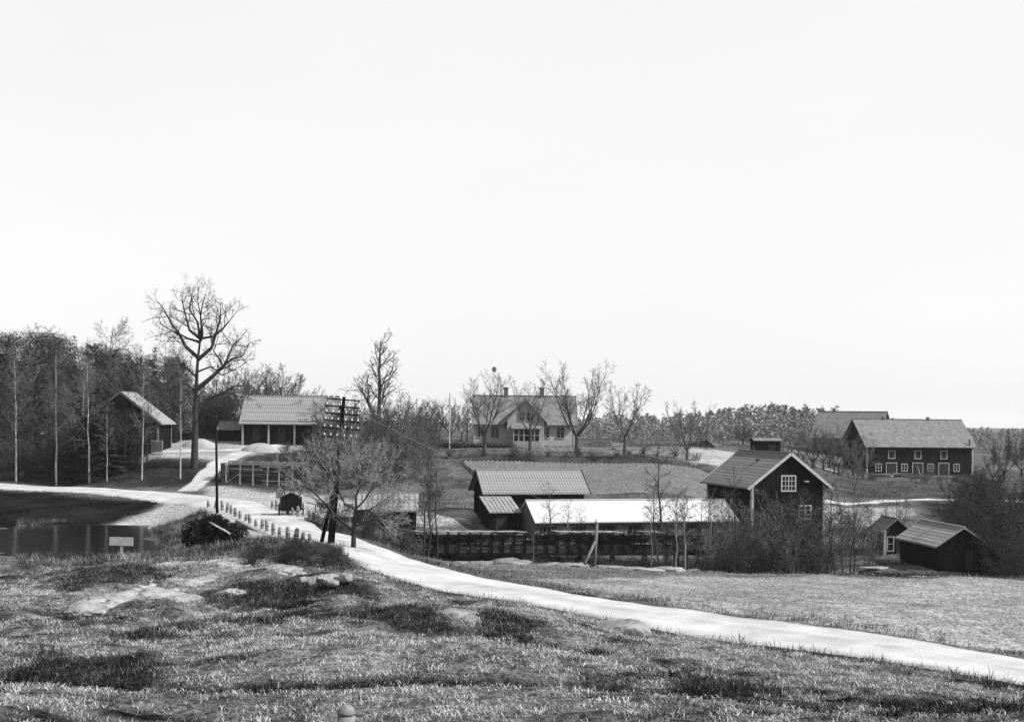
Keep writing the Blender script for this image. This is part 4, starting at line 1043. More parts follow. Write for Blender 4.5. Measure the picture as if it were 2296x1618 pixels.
# ------------------------------------------------------------------ BUILDINGS
def house(name, label, cat, A, th, L, W, zb, ze, zr, wallm, roofm, oe=.4, og=.3, batten=.34, rows=None, rowm=None, barge=None, cornerm=None, hole=None):
    c, s = math.cos(th), math.sin(th)
    cx, cy = A[0] + c * L / 2 - s * W / 2, A[1] + s * L / 2 + c * W / 2
    o = thing(name, label, cat, (cx, cy, zb), th)
    H, R = ze - zb, zr - zb
    x0, x1, y0, y1 = -L / 2, L / 2, -W / 2, W / 2
    mb = MB()
    prof = [(y0, -1.2), (y1, -1.2), (y1, H), (0, R), (y0, H)]
    vs = [(x0, y, z) for y, z in prof] + [(x1, y, z) for y, z in prof]
    mb.add(vs, [(0, 4, 3, 2, 1), (5, 6, 7, 8, 9), (0, 1, 6, 5), (1, 2, 7, 6), (2, 3, 8, 7), (3, 4, 9, 8), (4, 0, 5, 9)])
    if batten:
        n = int(L / batten)
        for i in range(1, n):
            x = x0 + L * i / n
            mb.box(x - .03, x + .03, y0 - .03, y0 + .01, -.1, H - .05); mb.box(x - .03, x + .03, y1 - .01, y1 + .03, -.1, H - .05)
        n = int(W / batten)
        for i in range(1, n):
            y = y0 + W * i / n; zz = H + (R - H) * (1 - abs(y) / (W / 2)) - .06
            mb.box(x0 - .03, x0 + .01, y - .03, y + .03, -.1, zz); mb.box(x1 - .01, x1 + .03, y - .03, y + .03, -.1, zz)
    mb.build("wall", wallm, o)
    sl = (R - H) / (W / 2)
    t = .10
    mb = MB()
    ye, ze_ = W / 2 + oe, H - oe * sl
    for sg in (-1, 1):
        a = [(x0 - og, sg * ye, ze_ + .02), (x1 + og, sg * ye, ze_ + .02), (x1 + og, 0, R + .02), (x0 - og, 0, R + .02)]
        b = [(p[0], p[1], p[2] + t) for p in a]
        f = [(0, 1, 2, 3), (7, 6, 5, 4), (0, 4, 5, 1), (1, 5, 6, 2), (3, 7, 4, 0), (2, 6, 7, 3)]
        if sg > 0: f = [q[::-1] for q in f]
        # leave the ridge a hair open so no faces coincide
        a = [(p[0], p[1] + sg * (.004 if p[1] == 0 else 0), p[2]) for p in a]; b = [(p[0], p[1] + sg * (.004 if p[1] == 0 else 0), p[2]) for p in b]
        mb.add(a + b, [q[::-1] for q in f])
    roof = mb.build("roof", roofm, o)
    nrm = math.hypot(ye, R - ze_)
    if rows:
        n = int((L + 2 * og) / rows); wd = (L + 2 * og) / n
        me = {}
        for sg in (-1, 1):
            q = MB(); dy, dz = -sg * ye / nrm, (R - ze_) / nrm
            P_ = [(-.45, 0), (0, .05), (.45, 0)]
            vs = []
            ns = max(3, int(nrm / .42))
            for k in range(ns):
                for (e, lift) in ((k / ns, .022), ((k + 1) / ns, 0.0)):
                    for px, pz in P_:
                        d = nrm * e * .985 + .02
                        vs.append((px * wd, sg * ye + dy * d + sg * dz * 0, ze_ + .02 + t + dz * d + pz + lift * (1 if pz or 1 else 0)))
            fs = []
            for k in range(ns):
                b0 = k * 6
                for j in range(2): fs.append((b0 + j, b0 + j + 1, b0 + 4 + j, b0 + 3 + j))
            if sg > 0: fs = [f[::-1] for f in fs]
            q.add(vs, fs); me[sg] = q.mesh("tile_row", rowm or roofm)
        for sg in (-1, 1):
            for i in range(n):
                k = link("tile_row", me[sg], roof); k.location = (x0 - og + wd * (i + .5), 0, 0)
    rd = MB().beam((x0 - og - .02, 0, R + t + .05), (x1 + og + .02, 0, R + t + .05), .26, .09).build("ridge_cap", rowm or roofm, roof)
    if barge:
        for ex, sx in ((x0 - og - .03, -1), (x1 + og + .03, 1)):
            for sg in (-1, 1):
                MB().beam((ex, sg * (ye + .02), ze_ + .03), (ex, sg * .02, R + .05 + .03), .05, .24, (0, -sg * -(R - ze_), ye)).build("bargeboard", barge, roof)
    if cornerm:
        for ex in (-1, 1):
            for ey in (-1, 1):
                mb = MB(); X_, Y_ = ex * L / 2, ey * W / 2
                mb.box(min(X_ + ex * .045, X_ - ex * .2), max(X_ + ex * .045, X_ - ex * .2), min(Y_, Y_ + ey * .045), max(Y_, Y_ + ey * .045), .15, H - .02)
                mb.box(min(X_, X_ + ex * .048), max(X_, X_ + ex * .048), min(Y_ + ey * .041, Y_ - ey * .2), max(Y_ + ey * .041, Y_ - ey * .2), .15, H - .025)
                mb.build("corner_board", cornerm, o)
    o["_L"] = L; o["_W"] = W
    D = dict(o=o, roof=roof, L=L, W=W, H=H, R=R)
    del o["_L"]; del o["_W"]
    return D
def sideframe(D, sd):
    L, W = D['L'], D['W']
    return {'front': (Vector((0, -W / 2, 0)), Vector((1, 0, 0)), Vector((0, -1, 0))), 'back': (Vector((0, W / 2, 0)), Vector((-1, 0, 0)), Vector((0, 1, 0))),
            'left': (Vector((-L / 2, 0, 0)), Vector((0, -1, 0)), Vector((-1, 0, 0))), 'right': (Vector((L / 2, 0, 0)), Vector((0, 1, 0)), Vector((1, 0, 0)))}[sd]
def window(D, sd, a, z0, w, h, nx=2, nz=3, trim=None, parent=None, fr=None, tw=.1, off=.035, name="window"):
    o, t, n = fr or sideframe(D, sd)
    trim = trim or M['white']; up = Vector((0, 0, 1))
    c = o + t * a + up * (z0 + h / 2) + n * off
    mb = MB()
    mb.obox(c + up * (h / 2), t * (w / 2 + tw), n * .035, up * tw / 2); mb.obox(c - up * (h / 2), t * (w / 2 + tw), n * .045, up * tw / 2)
    for s in (-1, 1): mb.obox(c + t * s * (w / 2 + tw / 2), t * tw / 2, n * .03, up * (h / 2 - tw / 2 - .002))
    f = mb.build(name, trim, parent or D['o'])
    MB().obox(c - n * .012, t * w / 2, n * .004, up * (h / 2 - tw / 2)).build("pane", M['glass'], f)
    mu = MB()
    for i in range(1, nx):
        q = .05 if (nx % 2 == 0 and i == nx // 2) else .028
        mu.obox(c + t * (w * (i / nx - .5)) + n * .006, t * q / 2 * 1.6, n * .012, up * (h / 2 - tw / 2 - .004))
    for k in range(1, nz): mu.obox(c + up * (h * (k / nz - .5)) + n * .004, t * (w / 2 - .003), n * .010, up * .022)
    if mu.v: mu.build("muntin", trim, f)
    return f
def door(D, sd, a, z0, w, h, m, trim, off=.035, brace=False):
    o, t, n = sideframe(D, sd); up = Vector((0, 0, 1))
    c = o + t * a + up * (z0 + h / 2) + n * off
    d = MB().obox(c, t * w / 2, n * .02, up * h / 2).build("door", m, D['o'])
    f = MB(); f.obox(c + up * (h / 2 + .06), t * (w / 2 + .12), n * .03, up * .06)
    for s in (-1, 1): f.obox(c + t * s * (w / 2 + .06), t * .06, n * .028, up * h / 2)
    f.build("door_frame", trim, d)
    MB().obox(c + t * w * .38 + n * .04, t * .03, n * .03, up * .08).build("handle", M['iron'], d)
    return d
def xy(u, v, Y): p = P(u, v, Y); return (p.x, p.y)
def zz(u, v, Y): return P(u, v, Y).z

# --- open tile-roofed shed on the hill
A = xy(541, 985, 168); g0 = gz(A[0] + 6, 169)
D = house("cart_shed", "open-fronted shed with a ribbed tile roof on the hilltop yard", "shed", A, math.radians(1.5), 12.6, 7.6, zz(600, 988, 168), zz(560, 943, 168), zz(560, 888, 172), M['tarred'], M['tile'], .55, .3, None, .28, M['tile'])
for x in (-6.1, -2.6, .9, 4.4, 6.1):
    MB().box(x - .11, x + .11, -3.8 - .32, -3.8 - .10, -.8, D['H'] - .12).build("post", M['woodpale'], D['o'])
for x in (-4.35, -.85, 2.65, 5.25):
    MB().box(x - .45, x + .45, -3.86, -3.78, .0, 1.9).build("wall_panel", M['wooddark'], D['o'])
MB().beam((-6.2, -4.0, D['H'] - .06), (6.2, -4.0, D['H'] - .06), .16, .2).build("eave_beam", M['wood'], D['o'])
D2 = house("lean_to_shed", "low dark shed at the left end of the open tile-roofed shed", "shed", xy(488, 985, 171), math.radians(1), 3.0, 4.5, zz(500, 988, 171), zz(500, 962, 171), zz(500, 945, 173), M['tarred'], M['tiledark'], .3, .2, .4)

# --- dark cottage whose sunlit roof slope shows through the birches
A = xy(262, 1005, 158)
D = house("cottage", "dark cottage with a bright roof slope behind the roadside birches", "cottage", (A[0] + 5.1, 158.5), math.radians(90), 6.2, 9.6, zz(300, 1016, 158), zz(300, 944, 158), zz(262, 880, 158), M['red'], M['zincdull'], .55, .35, .36, .5, M['zincdull'], M['wood'], M['wood'])
window(D, 'left', 2.0, 1.2, .9, 1.1, 2, 2, M['wood']); window(D, 'left', -2.0, 1.2, .9, 1.1, 2, 2, M['wood'])
door(D, 'left', 0, .1, .95, 1.95, M['wooddark'], M['wooddark'])
# --- pale cottage deep in the wood
A = xy(95, 900, 196)
D = house("pale_cottage", "small pale-walled cottage glimpsed deep inside the dark wood", "cottage", A, math.radians(-6), 6.5, 5.0, gz(*A) - .3, gz(*A) + 2.5, gz(*A) + 4.6, M['plaster'], M['tile'], .3, .25, None)
window(D, 'front', -1.5, .9, .8, 1.0); window(D, 'front', 1.6, .9, .8, 1.0); door(D, 'front', 0, 0, .9, 1.9, M['wooddark'], M['dimwhite'])
# --- picket fence beside the cottage
f0, f1 = G(339, 157.5), G(364, 157)
fo = thing("picket_fence", "short white picket fence at the corner of the birch-side cottage", "fence", f0)
dv = f1 - f0
for k in range(2): MB().beam(Vector((0, .04, .45 + k * .95)), Vector((dv.x, dv.y + .04, dv.z + .45 + k * .95)), .04, .09).build("rail", M['dimwhite'], fo)
n = 9
pm = MB(); pm.add([(-.05, -.015, 0), (.05, -.015, 0), (.05, -.015, 1.75), (0, -.015, 1.9), (-.05, -.015, 1.75), (-.05, .012, 0), (.05, .012, 0), (.05, .012, 1.75), (0, .012, 1.9), (-.05, .012, 1.75)], [(0, 1, 2, 3, 4), (9, 8, 7, 6, 5), (0, 5, 6, 1), (1, 6, 7, 2), (2, 7, 8, 3), (3, 8, 9, 4), (4, 9, 5, 0)])
pme = pm.mesh("picket", M['white'])
for i in range(n):
    k = link("picket", pme, fo); k.location = dv * (i / (n - 1))

# --- the pale house
A = xy(1062, 1000, 168)
zb = zz(1170, 1000, 168)
D = house("farmhouse", "pale one-and-a-half-storey house with a front gable and two chimneys", "house", A, math.radians(0.5), 13.7, 8.2, zb, zz(1260, 947, 168), zz(1170, 889, 172), M['plaster'], M['tilemid'], .5, .35, None, None, None, M['dimwhite'], M['white'])
H = D['H']; fo = D['o']
window(D, 'front', 4.9, 1.15, .95, 1.45, 2, 3, M['dimwhite']); window(D, 'front', -4.0, 1.15, .95, 1.45, 2, 3, M['dimwhite']); window(D, 'front', 2.9, 1.15, .95, 1.45, 2, 3, M['dimwhite']); window(D, 'front', -5.9, 1.15, .9, 1.45, 2, 3, M['dimwhite'])
window(D, 'left', 2.0, 1.15, .95, 1.45); window(D, 'left', -2.0, 1.15, .95, 1.45); window(D, 'left', 0, 3.9, .9, 1.2); window(D, 'right', 0, 3.9, .9, 1.2); window(D, 'right', 2, 1.15, .95, 1.45)
gw, gh, gp, gxc = 2.5, D['R'] - .55, 1.0, .15      # front gable: half width, apex, projection, centre
y0 = -D['W'] / 2
mb = MB(); prof = [(gxc - gw, -.6), (gxc + gw, -.6), (gxc + gw, H + .25), (gxc, gh), (gxc - gw, H + .25)]
mb.add([(x, y0 - gp, z) for x, z in prof] + [(x, -.3, z) for x, z in prof], [(0, 1, 2, 3, 4), (9, 8, 7, 6, 5), (0, 5, 6, 1), (1, 6, 7, 2), (2, 7, 8, 3), (3, 8, 9, 4), (4, 9, 5, 0)])
fg = mb.build("front_gable", M['plaster'], fo)
mb = MB(); sl = (gh - H - .25) / gw
for s in (-1, 1):
    a = [(gxc + s * (gw + .45), y0 - gp - .4, H + .25 - .45 * sl + .03), (gxc + s * .004, y0 - gp - .4, gh + .03), (gxc + s * .004, -.35, gh + .03), (gxc + s * (gw + .45), -.35, H + .25 - .45 * sl + .03)]
    b = [(p[0], p[1], p[2] + .1) for p in a]; f = [(0, 1, 2, 3), (7, 6, 5, 4), (0, 4, 5, 1), (1, 5, 6, 2), (2, 6, 7, 3), (3, 7, 4, 0)]
    mb.add(a + b, f if s > 0 else [q[::-1] for q in f])
mb.build("gable_roof", M['tiledark'], fg)
frg = (Vector((gxc, y0 - gp, 0)), Vector((1, 0, 0)), Vector((0, -1, 0)))
window(D, '', -.55, H + .2, .7, 1.15, 2, 2, M['dimwhite'], fg, frg); window(D, '', .55, H + .2, .7, 1.15, 2, 2, M['dimwhite'], fg, frg)
# glazed porch
po = MB(); px0, px1, pyo = gxc - 1.7, gxc + 1.9, y0 - gp - 1.6
po.box(px0, px1, pyo, y0 - gp - .003, -.5, .75)
po = po.build("porch", M['dimwhite'], fo)
MB().obox(((px0 + px1) / 2, (pyo + y0 - gp) / 2 - .05, 2.62), ((px1 - px0) / 2 + .25, 0, 0), (0, .92, .22), (0, 0, .05)).build("porch_roof", M['tilemid'], po)
for i in range(6):
    x = px0 + .06 + (px1 - px0 - .12) * i / 5
    MB().box(x - .06, x + .06, pyo + .01, pyo + .13, .75, 2.42).build("porch_post", M['white'], po)
MB().box(px0 + .1, px1 - .1, pyo + .16, pyo + .18, .75, 2.4).build("pane", M['glass'], po)
MB().box(px0, px1, pyo - .01, pyo + .15, 1.5, 1.56).build("porch_rail", M['white'], po)
for x, hh in ((-2.55, 1.15), (2.45, 1.15)):
    c = MB(); c.box(x - .3, x + .3, -.33, .33, D['R'] - .6, D['R'] + hh)
    ch = c.build("chimney", M['brick'], D['roof'])
    MB().box(x - .37, x + .37, -.4, .4, D['R'] + hh, D['R'] + hh + .16).build("chimney_cap", M['brick'], D['roof'])
hd = link("clipped_hedge", None)
V, T = leafcloud(np.random.default_rng(6), [((x, .0, .35), (.75, .45, .5)) for x in np.linspace(-6.3, 3.6, 12)], 2400, .12)
p = G(1085, 164.2); hd.location = p; tag(hd, "low dark hedge along the foot of the pale house", "hedge")
link("foliage", npmesh("foliage", V, T, M['twig']), hd)
MB().box(-6.2, 3.6, -.05, .05, -.3, .35).build("stem", M['barkdark'], hd)

# --- flagpole
g = G(1007, 164)
fp = thing("flagpole", "tall thin white flagpole on the lawn between orchard and house", "pole", g)
hp = P(1008, 884, 164).z - g.z
MB().tube([(0, 0, -.3), (0, 0, hp)], [.11, .07], 8).build("pole", M['white'], fp)
MB().tube([(0, 0, hp), (0, 0, hp + .08), (0, 0, hp + .16)], [.05, .1, .02], 8).build("finial", M['white'], fp)
# --- garden bench
g = G(1388, 160)
b = thing("garden_bench", "low pale garden bench on the lawn by the forked tree", "bench", g, .05)
for k in range(3): MB().box(-1.0, 1.0, -.3 + k * .21, -.12 + k * .21, .44, .49).build("seat_slat", M['woodpale'], b)
for sx in (-.8, .8):
    for sy in (-.22, .22): MB().box(sx - .05, sx + .05, sy - .05, sy + .05, -.2, .438).build("leg", M['wooddark'], b)
for k in range(2): MB().box(-1.0, 1.0, .34, .38, .62 + k * .2, .76 + k * .2).build("back_slat", M['woodpale'], b)
for sx in (-.8, .8): MB().box(sx - .04, sx + .04, .385, .43, .3, .98).build("back_post", M['wooddark'], b)

# --- boarded barn by the stream with its left gable
A = xy(1088, 1176, 110.5)
D = house("boat_barn", "black boarded barn with a pale ribbed roof below the ploughed field", "barn", A, math.radians(13), 9.2, 5.4, zz(1088, 1178, 110.5), zz(1090, 1101, 110.5), zz(1075, 1056, 113.2), M['tarred'], M['shingle'], .45, .4, .34, .26, M['shingle'], M['wooddark'], None)
MB().box(-4.62, -4.5, -2.76, -2.62, -.2, D['H'] - .1).build("corner_board", M['woodpale'], D['o'])
MB().box(4.5, 4.62, -2.76, -2.62, -.2, D['H'] - .1).build("corner_board", M['woodpale'], D['o'])
door(D, 'left', 0.2, .1, 1.6, 2.0, M['tarred'], M['tarred'])
window(D, 'front', 3.4, 1.4, .7, .6, 2, 1, M['wooddark'])
# --- annex between barn and white-roofed building
A = xy(1098, 1180, 106.0)
zb = zz(1113, 1188, 106)
an = thing("annex_shed", "small dark annex with a pale sloping roof between barn and white-roofed building", "shed", (A[0], A[1], zb), math.radians(13))
he, hr = zz(1113, 1147, 106.2) - zb, zz(1098, 1115, 110) - zb
mb = MB(); mb.add([(0, 0, -1), (2.5, 0, -1), (2.5, 4.0, -1), (0, 4.0, -1), (0, 0, he), (2.5, 0, he), (2.5, 4.0, hr), (0, 4.0, hr)], [(3, 2, 1, 0), (4, 5, 6, 7), (0, 1, 5, 4), (1, 2, 6, 5), (2, 3, 7, 6), (3, 0, 4, 7)])
for i in range(1, 7): mb.box(i * .36 - .03, i * .36 + .03, -.03, .01, -.2, he - .05)
mb.build("wall", M['tarred'], an)
nr = math.hypot(4.0, hr - he); s_ = (hr - he) / 4.0
mb = MB(); a = [(-.15, -.35, he - .35 * s_ + .02), (2.7, -.35, he - .35 * s_ + .02), (2.7, 4.0, hr + .02), (-.15, 4.0, hr + .02)]
mb.add(a + [(p[0], p[1], p[2] + .09) for p in a], [(3, 2, 1, 0), (4, 5, 6, 7), (0, 1, 5, 4), (1, 2, 6, 5), (2, 3, 7, 6), (3, 0, 4, 7)])
rf = mb.build("roof", M['tile'], an)
for i in range(8):
    MB().beam((-.1 + i * .36, -.36, he - .36 * s_ + .13), (-.1 + i * .36, 3.98, hr + .12), .09, .05).build("roof_batten", M['tile'], rf)
MB().box(.5, 1.5, -.06, -.032, 0, he - .3).build("door", M['wooddark'], an)

# --- long low building with the brilliant white roof
A = xy(1199, 1200, 103.4); LW = 15.9
zb = zz(1197, 1214, 103.5)
D = house("sawmill", "long low dark building under a brilliant white sheet-metal roof", "building", A, math.radians(14), LW, 5.6, zb, zz(1199, 1167, 103.4), zz(1176, 1124, 106.2), M['wood'], M['zinc'], .4, .12, .34)
o = D['o']
for i in range(6):
    window(D, 'front', -6.8 + i * 2.6, .7, 1.2, .55, 3, 1, M['wooddark'])
for k, (a, zc, l_) in enumerate(((-8.9, .15, 2.4), (-9.6, .65, 1.1))):
    p0 = Vector((a - .6, -3.4, zc)); p1 = p0 + Vector((l_, .2, .55 if k == 0 else .03))
    MB().beam(p0, p1, .22, .06).build("loose_plank", M['woodpale'], o)
# dull continuation of the roof toward the mill
th = math.radians(14)
A2 = (A[0] + math.cos(th) * (LW + .16), A[1] + math.sin(th) * (LW + .16) + .02)
D = house("sawmill_annex", "short grey-roofed link between the white roof and the mill", "building", A2, th, 2.2, 5.5, zb, zz(1199, 1167, 103.4) - .04, zz(1176, 1124, 106.2) - .05, M['wood'], M['zincdull'], .4, .02, .34)

# --- the mill
a_ = math.radians(14)
FL = Vector(P(1683, 1270, 110)); W = 7.15
# local x (ridge) runs from the front gable back-left; build with ridge along x and the "right" gable facing the camera
rdir = Vector((-math.sin(a_), math.cos(a_)))          # toward the back
th = math.atan2(-rdir.y, -rdir.x)                     # local +x points to the front gable
# front-left local corner (x=-L/2,y=-W/2)
L = 10.0
xv = Vector((math.cos(th), math.sin(th))); yv = Vector((-math.sin(th), math.cos(th)))
# camera-left front corner is (+L/2, -W/2)
A = Vector((FL.x, FL.y)) - xv * L
zb = zz(1683, 1272, 110)
D = house("mill", "tall black mill with white-trimmed gable and multi-pane windows", "mill", (A.x, A.y), th, L, W, zb, zz(1683, 1086, 110), zz(1775, 1019, 110.8), M['red'], M['tiledark'], .55, .45, .3, .25, M['tiledark'], M['white'], M['dimwhite'])
hz = lambda v: zz(1765, v, 110.9) - zb
def gu(u): return (u - 1765.5) * 110.9 / F
window(D, 'right', gu(1765), hz(1100), 1.25, hz(1066) - hz(1100), 4, 3, M['white'], tw=.11)
window(D, 'right', gu(1806), hz(1163), 1.05, hz(1133) - hz(1163), 2, 3, M['white'])
door(D, 'right', gu(1765), .1, 1.3, 2.1, M['wooddark'], M['dimwhite'])
MB().box(5.03, 5.30, gu(1802), gu(1812), hz(1080), hz(1077)).build("hoist_bracket", M['woodpale'], D['o'])
mb = MB()
mb.obox((1.0, -1.1, D['R'] - 1.1 * (D['R'] - D['H']) / (W / 2) + .2), (.14, 0, 0), (0, .14, 0), (0, 0, .1)); mb.build("roof_vent", M['iron'], D['roof'])
window(D, 'front', 2.0, 2.6, .9, 1.1, 2, 3, M['dimwhite']); window(D, 'front', -2.2, 2.6, .9, 1.1, 2, 3, M['dimwhite'])

# --- long dark barn on the right
A = xy(1942, 1064, 197)
zb = zz(2060, 1067, 197)
D = house("long_barn", "long black two-storey barn with white-framed windows and doors", "barn", A, math.radians(9), 18.2, 9.0, zb, zz(1945, 995, 197), zz(1900, 940, 202), M['red'], M['tilemid'], .6, .5, .34, None, None, None, M['dimwhite'])
def bx_(u): return ((u - UC) / F * 198 - A[0]) / math.cos(math.radians(9)) / (1 - 0.0) - 9.1 - ((u - 1942) * .0055)
for u in (2002, 2069, 2136): window(D, 'front', bx_(u), 2.75, .95, 1.25, 1, 1, M['dimwhite'], tw=.12)
for u in (1969, 2035, 2102, 2169): window(D, 'front', bx_(u), .75, .85, 1.15, 2, 2, M['dimwhite'], tw=.12)
for u in (2002, 2069, 2136): door(D, 'front', bx_(u), .05, 1.65, 1.95, M['wooddark'], M['dimwhite'])
window(D, 'left', 0, 4.4, .9, 1.1, 1, 1, M['dimwhite'])
MB().tube([(8.35, -4.75, D['H'] - 1.0), (8.35, -4.75, D['H'] + .9)], [.11, .11], 8).build("stove_pipe", M['iron'], D['o'])
for x in (-4.2, 3.6): MB().box(x - .2, x + .2, -.2, .2, D['R'] - .2, D['R'] + .55).build("roof_vent", M['brick'], D['roof'])
# --- great barn behind
th_ = math.radians(-30); pr = P(1985, 924, 236); Lb, Wb = 12.5, 11.0
A = (pr.x - math.cos(th_) * Lb + math.sin(th_) * Wb / 2, pr.y - math.sin(th_) * Lb - math.cos(th_) * Wb / 2)
D = house("far_barn", "big grey-roofed barn rising behind the long black barn", "barn", A, th_, Lb, Wb, zz(1900, 1012, 236) - 1, pr.z - 4.6, pr.z, M['red'], M['tilemid'], .6, .4, .5)
window(D, 'right', 0, D['H'] + .8, 1.0, 1.2, 1, 1, M['wooddark']); door(D, 'front', 1, .5, 3, 3, M['wooddark'], M['wooddark'])
# --- little dark shed with a pale roof edge above the mill
A = xy(1692, 1012, 171)
D = house("tool_shed", "small black shed with a thin pale roof edge above the mill roof", "shed", A, math.radians(4), 3.6, 2.6, gz(A[0] + 1.8, 172) - .1, max(zz(1720, 988, 171), gz(A[0] + 1.8, 172) + 1.5), max(zz(1720, 983, 172), gz(A[0] + 1.8, 172) + 1.8), M['tarred'], M['tilemid'], .2, .2, .3)
door(D, 'front', .6, 0, .8, 1.5, M['wooddark'], M['wooddark'])
# --- earth cellar
g = G(1573, 170)
ec = thing("earth_cellar", "low earth cellar with a dark mouth at the edge of the lawn", "cellar", g, .1)
mb = MB(); n = 10
vs = [(math.cos(math.pi * i / n) * 1.6, -1.2, math.sin(math.pi * i / n) * 1.25 - .2) for i in range(n + 1)] + [(math.cos(math.pi * i / n) * 1.9, 2.2, math.sin(math.pi * i / n) * .9 - .3) for i in range(n + 1)]
mb.add(vs, [(i, i + 1, n + 2 + i, n + 1 + i) for i in range(n)] + [tuple(range(n, -1, -1))] + [tuple(range(n + 1, 2 * n + 2))])
mb.build("mound", M['earth'], ec, True)
MB().box(-.5, .5, -1.26, -1.21, -.2, .85).build("door", M['wooddark'], ec)
MB().beam((.4, -1.3, 1.0), (1.9, -1.35, -.05), .14, .1).build("plank", M['woodpale'], ec)

# --- low dark cottage by the lower stream
a_ = math.radians(7); rdir = Vector((-math.sin(a_), math.cos(a_))); th = math.atan2(-rdir.y, -rdir.x)
xv = Vector((math.cos(th), math.sin(th))); FL = P(2103, 1275, 103); L, W = 7.4, 4.2
A = Vector((FL.x, FL.y)) - xv * L
zb = zz(2103, 1279, 103)
D = house("low_cottage", "low black cottage with a grey left roof slope by the lower stream", "cottage", (A.x, A.y), th, L, W, zb, zz(2103, 1221, 103), zz(2150, 1184, 103.4), M['tarred'], M['tile'], .4, .3, .34, .25, M['tile'])
door(D, 'right', .8, .0, .8, 1.55, M['wooddark'], M['wooddark'])
# --- narrow outhouse with white corner posts
A = xy(1979, 1243, 114)
D = house("outhouse", "narrow tall outhouse with white corner boards behind the low cottage", "shed", (A[0] + 2.3, A[1]), math.radians(96), 3.0, 2.3, zz(1985, 1246, 114), zz(1985, 1187, 114), zz(1985, 1164, 114), M['red'], M['tiledark'], .35, .3, .3, None, None, None, M['dimwhite'])
window(D, 'left', -.55, .5, .5, 1.3, 1, 2, M['dimwhite']); door(D, 'left', .45, 0, .75, 1.7, M['wooddark'], M['wooddark'])
g = G(1992, 110)
MBs = MB(); MBs.box(-.9, .9, -.6, .6, -.4, .22); sl_ = MBs.build("stone_step", M['rock']); sl_.location = g; tag(sl_, "pale flat stone step before the narrow outhouse", "step")
g = G(1948, 96)
bx = thing("crate", "dark wooden crate on the bank below the pale slope", "crate", g, .15)
for k in range(4): MB().box(-.65, .65, -.45, -.42, .02 + k * .2, .2 + k * .2).build("board", M['wooddark'], bx)
for k in range(4): MB().box(-.65, .65, .42, .45, .02 + k * .2, .2 + k * .2).build("board", M['wooddark'], bx)
for sx in (-.64, .61): MB().box(sx, sx + .03, -.415, .415, 0, .8).build("end_board", M['wooddark'], bx)
MB().box(-.6, .6, -.41, .41, -.3, .7).build("load", M['earth'], bx)

# --- low pale-roofed shed behind the pole tree
A = xy(800, 1165, 99)
D = house("low_shed", "low shed with a wide pale roof behind the bare tree by the pole", "shed", A, math.radians(4), 4.7, 3.6, zz(860, 1172, 99), zz(860, 1141, 99), zz(860, 1108, 101), M['tarred'], M['zincdull'], .35, .2, .34, .4, M['zincdull'])
door(D, 'front', -1, 0, .9, .95, M['wooddark'], M['wooddark'])

# ------------------------------------------------------------------ TIMBER FLUME
M['flumewood'] = mat('flume_wood', .03, .09, 2.5, .9, .3, 9.0)
f0 = P(930, 1192, 96.5); f1 = P(1570, 1189, 98.5)
dx = f1 - f0; Ln = math.hypot(dx.x, dx.y)
fl = thing("timber_flume", "long dark timber flume on posts with pale cross planks above the stream", "flume", (f0.x, f0.y, f0.z), math.atan2(dx.y, dx.x))
n = int(Ln / .86); r = random.Random(9)
pm_ = MB().box(-.06, .06, -.06, .06, -1.75, .02).mesh("post", M['tarred'])
for i in range(n + 1):
    for y in (-.72, .72):
        k = link("post", pm_, fl); k.location = (i * .86, y, 0)
for i in range(n + 1):
    if 9 < i < 13 or i in (19, 20) or i > n - 4: continue
    k = MB().obox((i * .86 + .22, .06, .06), (.27 * r.uniform(.8, 1.2), .0, 0), (r.uniform(-.55, -.3), .62, r.uniform(-.02, .02)), (0, 0, .02)).build("cross_plank", M['dimwhite'] if r.random() < .75 else M['woodpale'], fl)
for i in range(n + 1):
    MB().beam((i * .86, -.62, -.12), (i * .86, .62, -.12), .1, .1).build("tie_beam", M['wood'], fl)
for y in (-.64, .64):
    for k in range(4):
        x = -.2
        while x < Ln:
            l_ = .86 * r.choice((2, 3, 4)); x2 = min(Ln + .2, x + l_)
            if not (y < 0 and r.random() < .16):
                MB().beam((x + .01, y, -.40 - k * .36 + r.uniform(-.02, .02)), (x2 - .01, y, -.40 - k * .36 + r.uniform(-.03, .03)), .05, .31).build("side_board", M[r.choice(('wooddark', 'flumewood', 'tarred', 'flumewood'))], fl)
            x = x2
MB().beam((-.2, -.80, -.2), (Ln + .2, -.80, -.2), .1, .14).build("waling", M['tarred'], fl)
MB().beam((-.2, -.80, -1.62), (Ln + .2, -.80, -1.62), .12, .18).build("waling", M['tarred'], fl)
MB().box(-.2, Ln + .2, -.6, .6, -1.62, -1.55).build("bed", M['wooddark'], fl)
for i in range(0, n + 1, 3):
    x = i * .86; wx, wy = f0.x + dx.x * x / Ln, f0.y + dx.y * x / Ln
    zg = gz(wx, wy) - f0.z
    if zg < -1.75:
        for y in (-.6, .6): MB().beam((x + .12, y * 1.15, zg - .3), (x + .12, y, -1.62), .16, .16).build("leg", M['tarred'], fl)

